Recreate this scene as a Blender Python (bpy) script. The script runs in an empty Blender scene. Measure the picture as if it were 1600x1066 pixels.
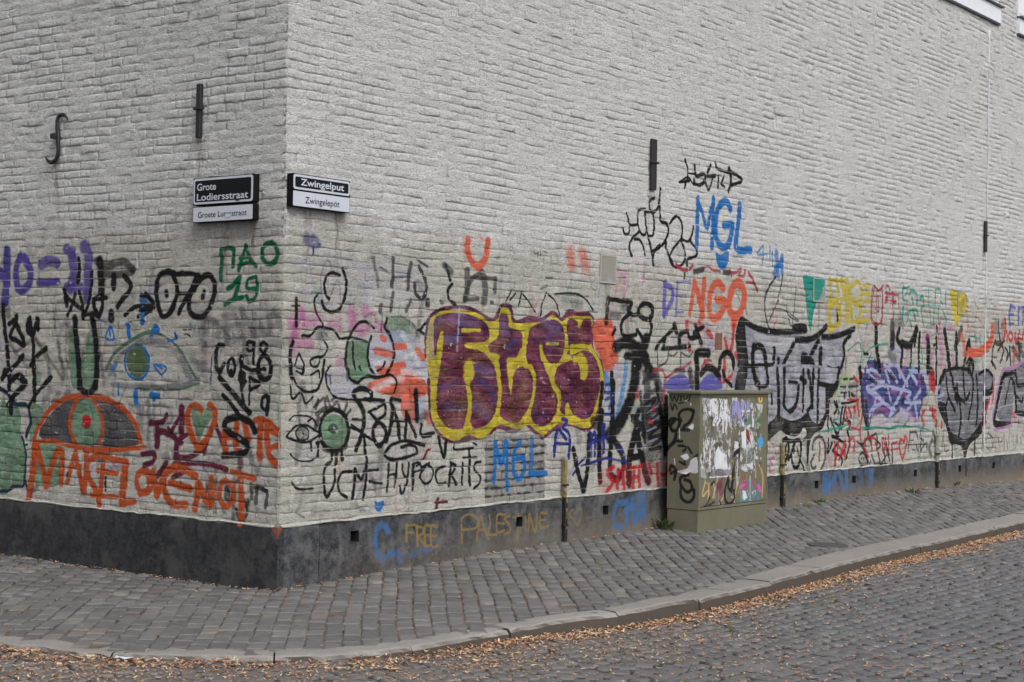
import bpy, math, random
import numpy as np
from math import sin, cos, tan, atan, atan2, radians, pi, sqrt
from mathutils import Vector, Matrix

random.seed(7)
rng = np.random.default_rng(11)
scene = bpy.context.scene
col = scene.collection

# ------------------------------------------------------------------ camera
FPX, CX, CY, CAMH = 2532., 800., 533., 1.6
ROLL = atan((607. - 510.) / (2720. + 2540.))
PITCH = atan((510. + 3340. * tan(ROLL) - CY) * cos(ROLL) / FPX)
fw = np.array([0, cos(PITCH), sin(PITCH)])
_u = np.cross(np.array([1., 0, 0]), fw)
rt = np.array([1., 0, 0]) * cos(ROLL) + _u * sin(ROLL)
up = _u * cos(ROLL) - np.array([1., 0, 0]) * sin(ROLL)
CAM = np.array([0, 0, CAMH])

cam_data = bpy.data.cameras.new("camera")
cam_data.sensor_width = 36.0
cam_data.lens = 36.0 * FPX / 1600.0
cam_data.clip_start = 0.1
cam_data.clip_end = 500
cam = bpy.data.objects.new("camera", cam_data)
col.objects.link(cam)
M = Matrix.Identity(4)
for i in range(3):
    M[i][0] = rt[i]; M[i][1] = up[i]; M[i][2] = -fw[i]; M[i][3] = CAM[i]
cam.matrix_world = M
scene.camera = cam

# ------------------------------------------------------------------ light
SUN_EL, SUN_AZ = 50., 153.      # degrees; azimuth from +Y clockwise
world = bpy.data.worlds.new("World"); scene.world = world; world.use_nodes = True
wn = world.node_tree.nodes; wl = world.node_tree.links
sky = wn.new("ShaderNodeTexSky"); sky.sky_type = 'NISHITA'; sky.sun_disc = False
sky.sun_elevation = radians(SUN_EL); sky.sun_rotation = radians(SUN_AZ)
sky.air_density = 1.0; sky.dust_density = 4.0; sky.ozone_density = 0.6
bw = wn.new("ShaderNodeRGBToBW")                     # overcast: the cloud cover whitens the sky
mxw = wn.new("ShaderNodeMixRGB"); mxw.inputs[0].default_value = 0.82
wl.new(sky.outputs[0], bw.inputs[0]); wl.new(sky.outputs[0], mxw.inputs[1])
wl.new(bw.outputs[0], mxw.inputs[2])
wl.new(mxw.outputs[0], wn["Background"].inputs[0])
wn["Background"].inputs[1].default_value = 0.15
sd = bpy.data.lights.new("sun", 'SUN'); sd.energy = 1.15; sd.angle = radians(25); sd.color = (1, .97, .93)
sun = bpy.data.objects.new("sun", sd); col.objects.link(sun)
a = radians(SUN_AZ); e = radians(SUN_EL)
sdir = Vector((sin(a) * cos(e), cos(a) * cos(e), sin(e)))
sun.rotation_euler = sdir.to_track_quat('Z', 'Y').to_euler(); sun.location = (6, -4, 15)
scene.view_settings.view_transform = 'Standard'; scene.view_settings.look = 'None'
scene.view_settings.exposure = 0.35; scene.view_settings.gamma = 1.0
scene.view_settings.use_curve_mapping = False

# ------------------------------------------------------------------ frame of the building corner
def ray(x, y): return fw * FPX + rt * (x - CX) - up * (y - CY)
def ground(x, y, z=0.):
    d = ray(x, y); return CAM + d * ((z - CAMH) / d[2])
def proj(P):
    d = np.asarray(P) - CAM; k = d @ fw
    return CX + FPX * (d @ rt) / k, CY - FPX * (d @ up) / k
dR = ray(2720, 607); dR[2] = 0; dR /= np.linalg.norm(dR)
dL = np.array([-dR[1], dR[0], 0.])
nR = np.array([dR[1], -dR[0], 0.]); nL = np.array([-dR[0], -dR[1], 0.])
O = ground(432, 921)
UZ = np.array([0, 0, 1.])
def wp(side, t, z, d=0.):
    """wall coordinates (metres along the wall from the corner, height, distance out of the wall) -> world"""
    t = np.asarray(t, float); z = np.asarray(z, float); d = np.asarray(d, float)
    dd, nn = (dR, nR) if side == 'R' else (dL, nL)
    return O + t[..., None] * dd + z[..., None] * UZ + d[..., None] * nn
def plane_uv(x, y, P0, n, ax):
    d = ray(x, y); k = ((P0 - CAM) @ n) / (d @ n); P = CAM + d * k
    return (P - P0) @ ax, P[2]

# ------------------------------------------------------------------ helpers
def vnoise(x, y, seed=0):
    x = np.asarray(x, float); y = np.asarray(y, float)
    xi = np.floor(x).astype(np.int64); yi = np.floor(y).astype(np.int64)
    fx = x - xi; fy = y - yi; fx = fx * fx * (3 - 2 * fx); fy = fy * fy * (3 - 2 * fy)
    def h(a, b):
        n = (a * 374761393 + b * 668265263 + seed * 974634777) & 0xffffffff
        n = ((n ^ (n >> 13)) * 1274126177) & 0xffffffff
        n = (n ^ (n >> 16)) & 0xffff
        return n / 32767.5 - 1
    return ((h(xi, yi) * (1 - fx) + h(xi + 1, yi) * fx) * (1 - fy)
            + (h(xi, yi + 1) * (1 - fx) + h(xi + 1, yi + 1) * fx) * fy)
def fbm(x, y, o=3, seed=0):
    s = 0; a = 1.; n = 0
    for i in range(o):
        s = s + a * vnoise(x * 2 ** i, y * 2 ** i, seed + i * 17); n += a; a *= .5
    return s / n

def link(o, parent=None):
    col.objects.link(o)
    if parent is not None: o.parent = parent
    return o
def mesh_obj(name, V, Fc, mat, parent=None, uv=None, smooth=False, loc=None):
    me = bpy.data.meshes.new(name)
    V = np.asarray(V, float).reshape(-1, 3)
    if loc is not None: V = V - np.asarray(loc)
    if isinstance(Fc, np.ndarray):
        n = Fc.shape[0]; k = Fc.shape[1]
        me.vertices.add(len(V)); me.vertices.foreach_set('co', V.ravel())
        me.loops.add(n * k); me.loops.foreach_set('vertex_index', Fc.ravel().astype(np.int32))
        me.polygons.add(n)
        me.polygons.foreach_set('loop_start', np.arange(0, n * k, k, dtype=np.int32))
        me.update(calc_edges=True)
    else:
        me.from_pydata(V.tolist(), [], Fc)
    if uv is not None:
        ul = me.uv_layers.new(name='UVMap')
        li = np.empty(len(me.loops), np.int32); me.loops.foreach_get('vertex_index', li)
        ul.data.foreach_set('uv', np.asarray(uv, float).reshape(-1, 2)[li].ravel())
    if smooth: me.polygons.foreach_set('use_smooth', np.ones(len(me.polygons), bool))
    me.update()
    if mat: me.materials.append(mat)
    o = bpy.data.objects.new(name, me)
    if loc is not None: o.location = loc
    return link(o, parent)
def empty(name, loc=(0, 0, 0)):
    o = bpy.data.objects.new(name, None); o.location = loc; o.empty_display_size = .2; return link(o)
def tag(o, label=None, cat=None, group=None, kind=None):
    if label: o['label'] = label
    if cat: o['category'] = cat
    if group: o['group'] = group
    if kind: o['kind'] = kind
    return o
def box_vf(P0, ax, ay, az, sx, sy, sz, bev=0.0):
    """bevelled box from corner P0 along three axes (a chamfered front)"""
    P0 = np.asarray(P0, float); ax, ay, az = map(np.asarray, (ax, ay, az)); b = bev
    if b <= 0:
        c = [(0,0,0),(sx,0,0),(sx,sy,0),(0,sy,0),(0,0,sz),(sx,0,sz),(sx,sy,sz),(0,sy,sz)]
        V = [P0 + ax*x + ay*y + az*z for x,y,z in c]
        return V, [(0,3,2,1),(4,5,6,7),(0,1,5,4),(1,2,6,5),(2,3,7,6),(3,0,4,7)]
    V = []
    pts = []
    for (x, mx) in ((0, 1), (sx, -1)):
        for (y, my) in ((0, 1), (sy, -1)):
            for (z, mz) in ((0, 1), (sz, -1)):
                pts.append((x, y + my*b, z + mz*b)); pts.append((x + mx*b, y, z + mz*b)); pts.append((x + mx*b, y + my*b, z))
    V = [P0 + ax*x + ay*y + az*z for x, y, z in pts]
    def i(X, Y, Z, k): return ((X*2 + Y)*2 + Z)*3 + k
    F = []
    F.append([i(0,0,0,0), i(0,0,1,0), i(0,1,1,0), i(0,1,0,0)]); F.append([i(1,0,0,0), i(1,1,0,0), i(1,1,1,0), i(1,0,1,0)])
    F.append([i(0,0,0,1), i(1,0,0,1), i(1,0,1,1), i(0,0,1,1)]); F.append([i(0,1,0,1), i(0,1,1,1), i(1,1,1,1), i(1,1,0,1)])
    F.append([i(0,0,0,2), i(0,1,0,2), i(1,1,0,2), i(1,0,0,2)]); F.append([i(0,0,1,2), i(1,0,1,2), i(1,1,1,2), i(0,1,1,2)])
    for Y in (0, 1):
        for Z in (0, 1): F.append([i(0,Y,Z,1), i(1,Y,Z,1), i(1,Y,Z,2), i(0,Y,Z,2)])
    for X in (0, 1):
        for Z in (0, 1): F.append([i(X,0,Z,0), i(X,1,Z,0), i(X,1,Z,2), i(X,0,Z,2)])
    for X in (0, 1):
        for Y in (0, 1): F.append([i(X,Y,0,0), i(X,Y,1,0), i(X,Y,1,1), i(X,Y,0,1)])
    for X in (0, 1):
        for Y in (0, 1):
            for Z in (0, 1): F.append([i(X,Y,Z,0), i(X,Y,Z,1), i(X,Y,Z,2)])
    return V, F
def fixn(o):
    import bmesh
    bm = bmesh.new(); bm.from_mesh(o.data); bmesh.ops.recalc_face_normals(bm, faces=bm.faces); bm.to_mesh(o.data); bm.free(); return o
def wbox(name, side, t0, t1, z0, z1, d0, d1, mat, parent=None, bev=0.0):
    dd, nn = (dR, nR) if side == 'R' else (dL, nL)
    P0 = wp(side, t0, z0, d0)
    V, F = box_vf(P0, dd, UZ, nn, t1 - t0, z1 - z0, d1 - d0, bev)
    return fixn(mesh_obj(name, V, F, mat, parent))

# ------------------------------------------------------------------ materials
def mat_new(name):
    m = bpy.data.materials.new(name); m.use_nodes = True
    n = m.node_tree.nodes; l = m.node_tree.links; b = n['Principled BSDF']
    return m, n, l, b
def nd(n, t, **k):
    x = n.new(t)
    for a_, v in k.items(): setattr(x, a_, v)
    return x
def noise(n, l, scale, detail=4, rough=.6, coord='Object', vec=None, sc=None):
    t = n.new('ShaderNodeTexNoise'); t.inputs['Scale'].default_value = scale
    t.inputs['Detail'].default_value = detail; t.inputs['Roughness'].default_value = rough
    if vec is None:
        g = n.new('ShaderNodeNewGeometry'); vec = g.outputs['Position']
    if sc:
        mp = n.new('ShaderNodeMapping'); mp.inputs['Scale'].default_value = sc; l.new(vec, mp.inputs[0]); vec = mp.outputs[0]
    l.new(vec, t.inputs['Vector']); return t.outputs['Fac']
def ramp(n, l, fac, stops):
    r = n.new('ShaderNodeValToRGB'); e = r.color_ramp.elements
    while len(e) < len(stops): e.new(.5)
    for el, (p, c) in zip(e, stops):
        el.position = p; el.color = (c, c, c, 1) if not isinstance(c, tuple) else (*c, 1)
    l.new(fac, r.inputs[0]); return r.outputs[0]
def mix(n, l, fac, a_, b_, mode='MIX'):
    m = n.new('ShaderNodeMixRGB'); m.blend_type = mode
    for s, v in ((0, fac), (1, a_), (2, b_)):
        if isinstance(v, (int, float)): m.inputs[s].default_value = v if s == 0 else (v, v, v, 1)
        elif isinstance(v, tuple): m.inputs[s].default_value = (*v, 1)
        else: l.new(v, m.inputs[s])
    return m.outputs[0]
def math_(n, l, op, a_, b_=0., clamp=False):
    m = n.new('ShaderNodeMath'); m.operation = op; m.use_clamp = clamp
    for s, v in ((0, a_), (1, b_)):
        if isinstance(v, (int, float)): m.inputs[s].default_value = v
        else: l.new(v, m.inputs[s])
    return m.outputs[0]
def bump(n, l, b, h, strength, dist, prev=None):
    bp = n.new('ShaderNodeBump'); bp.inputs['Strength'].default_value = strength; bp.inputs['Distance'].default_value = dist
    l.new(h, bp.inputs['Height'])
    if prev is not None: l.new(prev, bp.inputs['Normal'])
    l.new(bp.outputs[0], b.inputs['Normal']); return bp.outputs[0]
def simple(name, c, rough=.6, metal=0., var=.15, scale=20., bumpd=0., c2=None):
    m, n, l, b = mat_new(name)
    f = noise(n, l, scale, 5)
    c2 = c2 or tuple(min(1, x * (1 + var)) for x in c)
    c1 = tuple(x * (1 - var) for x in c) if c2 is None or var else c
    l.new(mix(n, l, ramp(n, l, f, [(.35, 0.), (.65, 1.)]), c1, c2), b.inputs['Base Color'])
    b.inputs['Roughness'].default_value = rough; b.inputs['Metallic'].default_value = metal
    if bumpd: bump(n, l, b, f, .6, bumpd)
    return m
# ------------------------------------------------------------------ paint layers (sprayed by strokes, in metres on each face)
COL = dict(k=(.007,.007,.008), k2=(.028,.030,.036), g=(.15,.15,.17), pu=(.085,.06,.30), gn=(.0,.13,.055), bl=(.015,.17,.50),
  **{'or':(.50,.085,.02)}, ma=(.115,.012,.038), mi=(.17,.29,.19), mo=(.10,.15,.07), mg=(.10,.19,.11), si=(.36,.36,.42), sd=(.19,.19,.22), dg=(.075,.075,.085),
  ye=(.56,.45,.035), pk=(.50,.10,.33), rd=(.50,.015,.025), cr=(.38,.03,.06), te=(.015,.30,.24), li=(.13,.12,.44), co=(.68,.13,.07),
  wh=(.72,.72,.74), nv=(.02,.03,.24), nb=(.045,.06,.22), br=(.06,.035,.03), gd=(.21,.14,.04), lw=(.42,.44,.66), lb=(.05,.28,.55),
  tb=(.008,.035,.055), p2=(.45,.26,.45), po=(.55,.33,.14), lm=(.42,.52,.26), cy=(.02,.24,.36), bm=(.03,.12,.30), vi=(.27,.26,.52), dr=(.22,.02,.015), wp=(.62,.62,.66), bf=(.50,.47,.40), gb=(.30,.29,.27))
CH = 0.0655           # course height
def warp(side, t, z):
    s = 3 if side == 'R' else 40
    return z + .010 * vnoise(t * .55 + 3, z * .6, s) + .0045 * vnoise(t * 2.6, z * 2.1 + 5, s + 1)
class Ras:
    def __init__(s, t0, t1, z0, z1, res, side=None, joints=True):
        s.t0, s.z0, s.t1, s.z1, s.res = t0, z0, t1, z1, res
        s.w = int((t1 - t0) * res); s.h = int((z1 - z0) * res)
        s.P = np.zeros((s.h, s.w, 3), np.float32); s.A = np.zeros((s.h, s.w), np.float32)
        T, Z = np.meshgrid(t0 + (np.arange(s.w) + .5) / res, z0 + (np.arange(s.h) + .5) / res)
        s.T = T.astype(np.float32); s.Z = Z.astype(np.float32)
        s.n1 = vnoise(T * 60, Z * 60, 5).astype(np.float32); s.n2 = vnoise(T * 22, Z * 30, 9).astype(np.float32)
        s.n3 = (.6 * vnoise(T * 7, Z * 9, 12) + .4 * vnoise(T * 110, Z * 110, 13)).astype(np.float32)
        if joints:
            ph = (warp(side, T, Z) / CH) % 1.0
            dj = np.abs(ph - .5) * 2         # 1 at the joint
            patch = vnoise(T * 5, Z * 14, 21)
            s.jm = np.clip((dj - .86) / .08, 0, 1).astype(np.float32)
            vk = np.floor(warp(side, T, Z) / CH); dv_ = np.abs(((T / .215 + .5 * (vk % 2)) % 1.0) - .5) * 2
            s.jw = np.maximum(np.clip((dj + .25 * s.n2 - .70) / .14, 0, 1), np.clip((dv_ - .93) / .04, 0, 1) * .8).astype(np.float32)
            s.J = (1 - s.jm * np.clip(.22 + patch * .9, 0, .75)).astype(np.float32)
        else:
            s.jm = s.jw = np.zeros_like(s.n1); s.J = np.ones_like(s.n1)
    def sl(s, t0, t1, z0, z1):
        x0 = max(0, int((t0 - s.t0) * s.res)); x1 = min(s.w, int((t1 - s.t0) * s.res) + 1)
        y0 = max(0, int((z0 - s.z0) * s.res)); y1 = min(s.h, int((z1 - s.z0) * s.res) + 1)
        return (slice(y0, y1), slice(x0, x1)) if x1 > x0 and y1 > y0 else None
    def put(s, q, cov, c):
        s.P[q] = s.P[q] * (1 - cov[..., None]) + cov[..., None] * np.asarray(c, np.float32)
        s.A[q] = s.A[q] * (1 - cov) + cov
    def stroke(s, pts, r, c, al=1., soft=.35, halo=.20):
        pts = np.asarray(pts)
        if len(pts) == 1: pts = np.vstack([pts, pts + 1e-4])
        m = r * 2.4 + .02
        q = s.sl(pts[:, 0].min() - m, pts[:, 0].max() + m, pts[:, 1].min() - m, pts[:, 1].max() + m)
        if q is None: return
        D = np.full(s.T[q].shape, 9., np.float32); oy, ox = q[0].start, q[1].start
        for p, p2 in zip(pts[:-1], pts[1:]):
            b = s.sl(min(p[0], p2[0]) - m, max(p[0], p2[0]) + m, min(p[1], p2[1]) - m, max(p[1], p2[1]) + m)
            if b is None: continue
            T = s.T[b]; Z = s.Z[b]; v = p2 - p; L = v @ v + 1e-12
            k = np.clip(((T - p[0]) * v[0] + (Z - p[1]) * v[1]) / L, 0, 1)
            d = np.hypot(T - p[0] - k * v[0], Z - p[1] - k * v[1])
            bb = (slice(b[0].start - oy, b[0].stop - oy), slice(b[1].start - ox, b[1].stop - ox))
            D[bb] = np.minimum(D[bb], d)
        D = D + s.n1[q] * .0022 + s.n2[q] * min(.22 * r, .004)
        sf = max(soft * r, 1.2 / s.res)
        cov = np.clip((r - D) / sf + .5, 0, 1)
        tex = np.clip(1.10 + .26 * s.n3[q] + .10 * s.n1[q], 0, 1) if al > .75 else np.clip(.86 + .55 * s.n3[q] + .25 * s.n1[q], 0, 1)
        h = np.clip(1 - D / (2.4 * r), 0, 1) ** 2 * halo * np.clip(.5 + s.n1[q], 0, 1)
        s.put(q, np.maximum(cov * tex * s.J[q], h * (1 - cov) * .8) * al, c)
    def fill(s, pts, c, al=1., mode=None):
        pts = np.asarray(pts); q = s.sl(pts[:, 0].min() - .03, pts[:, 0].max() + .03, pts[:, 1].min() - .03, pts[:, 1].max() + .03)
        if q is None: return
        acc = 0
        for ox_, oz_ in ((-.001, -.001), (.001, .001), (.001, -.001), (-.001, .001)):
            T = s.T[q] + s.n2[q] * .006 + s.n1[q] * .003 + ox_; Z = s.Z[q] + s.n3[q] * .005 + oz_
            ins = np.zeros(T.shape, bool)
            for (x1, y1), (x2, y2) in zip(pts, np.roll(pts, -1, 0)):
                if y1 == y2: continue
                ins ^= ((y1 > Z) != (y2 > Z)) & (T < (x2 - x1) * (Z - y1) / (y2 - y1) + x1)
            acc = acc + ins * .25
        if mode == 'joint':
            s.put(q, acc * s.jw[q] * al * np.clip(.9 + .5 * s.n2[q], 0, 1), c); return
        if c in (COL['ma'], COL['ye'], COL['si'], COL['sd'], COL['nb'], COL['k'], COL['mi'], COL['rd'], COL['co']):
            k_ = np.clip(.5 + .55 * vnoise(s.T[q] * 9, s.Z[q] * 16, 91) + .45 * vnoise(s.T[q] * 26, s.Z[q] * 70, 92), 0, 1)[..., None]
            k2_ = np.clip(vnoise(s.T[q] * 6 + 4, s.Z[q] * 11, 93) * 2.2 - .7, 0, 1)[..., None]
            c0 = np.array(c); c = (c0 * .72) * (1 - k_) + np.minimum(c0 * 1.25 + .015, 1) * k_
            if c0[0] > c0[1] * 5 and c0[0] < .2: c = c * (1 - k2_ * .75) + np.array([.05, .012, .075]) * k2_ * .75; c = c * (1 - k_ ** 2 * .6) + np.array([.27, .07, .17]) * k_ ** 2 * .6
        tex = np.clip(1.0 + .26 * s.n3[q], 0, 1) if al > .75 else np.clip(.75 + .7 * s.n3[q] + .2 * s.n1[q], 0, 1)
        s.put(q, (acc * tex * s.J[q] * al).astype(np.float32), c)
    def image(s, name):
        im = bpy.data.images.new(name, s.w, s.h, alpha=True, float_buffer=True, is_data=True)
        im.alpha_mode = 'CHANNEL_PACKED'
        buf = np.dstack([s.P, s.A]).astype(np.float32)
        im.pixels.foreach_set(buf.ravel()); im.update(); im.pack(); return im
    def uv(s, t, z):
        return np.stack([(np.asarray(t) - s.t0) / (s.t1 - s.t0), (np.asarray(z) - s.z0) / (s.z1 - s.z0)], -1)

CROPS = dict(A=(0,360,4.4417), B=(220,360,4.4417), C=(0,580,4.4417), D=(220,580,4.4417), E=(430,350,4.4417), F=(430,580,4.4417),
  G=(650,350,4.44), H=(640,460,4.2625), I=(650,650,4.44), J=(940,230,4.44), K=(920,440,4.44), L=(920,600,4.44), M=(1140,400,5.077),
  N=(1180,580,5.329), O=(1350,420,5.328), P=(1350,560,4.844), Q=(1030,600,4.4444), R=(560,770,4.), S=(1180,660,3.81), Z=(0,0,1.))
def catmull(p, n=6):
    if len(p) < 3: return p
    p = np.asarray(p, float); closed = np.allclose(p[0], p[-1])
    a_ = np.vstack([p[-2] if closed else 2*p[0]-p[1], p, p[1] if closed else 2*p[-1]-p[-2]])
    out = []
    for i in range(1, len(a_) - 2):
        for k in np.arange(n) / n:
            out.append(.5*(2*a_[i] + (a_[i+1]-a_[i-1])*k + (2*a_[i-1]-5*a_[i]+4*a_[i+1]-a_[i+2])*k*k + (3*a_[i]-a_[i-1]-3*a_[i+1]+a_[i+2])*k**3))
    out.append(p[-1]); return np.array(out)
def paint(ras, text, tofn, straight=False):
    """one line = one spray colour: [F]colour width[@alpha]: x,y x,y ...; next stroke"""
    org = (0, 0, 1.)
    for ln in text.strip().splitlines():
        ln = ln.strip()
        if not ln or ln[0] == '#': continue
        if ln[0] == '=': org = CROPS[ln[1:].strip()]; continue
        head, body = ln.split(':'); hd = head.split(); fl = hd[0]
        mode = None
        if fl == 'F' or fl == 'FJ' or fl == 'FS': mode = fl; hd = hd[1:]
        c = COL[hd[0]]; w = hd[1] if len(hd) > 1 else '20'
        al = 1.
        if '@' in w: w, al = w.split('@'); al = float(al)
        w = float(w or 20)
        for st in body.split(';'):
            xy = [tuple(map(float, p.split(','))) for p in st.split()]
            if not xy: continue
            xy = np.array(xy)
            if mode is None or mode == 'F': xy = xy if (mode and straight) else catmull(xy if mode is None else np.vstack([xy, xy[:1]]), 6)
            px = np.column_stack([org[0] + xy[:, 0] / org[2], org[1] + xy[:, 1] / org[2]])
            W = np.array([tofn(a_, b_) for a_, b_ in px])
            if mode: ras.fill(W, c, al, 'joint' if mode == 'FJ' else None); continue
            mx, my = px.mean(0)
            u0 = np.array(tofn(mx, my)); ux = np.array(tofn(mx + 1, my)); uy = np.array(tofn(mx, my + 1))
            mpp = sqrt(abs(ux[0] - u0[0]) * abs(uy[1] - u0[1]))
            dd_ = np.abs(np.diff(px, axis=0)).sum(0) + 1e-6; vert = dd_[1] / dd_.sum()       # a stroke's seen width depends on its direction
            hs_, vs_ = abs(ux[0] - u0[0]), abs(uy[1] - u0[1]); mpp = min(hs_ * vert + vs_ * (1 - vert), mpp * 1.22)
            ras.stroke(W, (.50 if ras.t1 < 6 else .53) * w / org[2] * mpp, c, al, soft=.45 if al > .75 else .9)
def ell(cx, cy, rx, ry, n=14): return ' '.join('%.0f,%.0f' % (cx + rx*cos(2*pi*i/n), cy + ry*sin(2*pi*i/n)) for i in range(n + 1))

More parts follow.
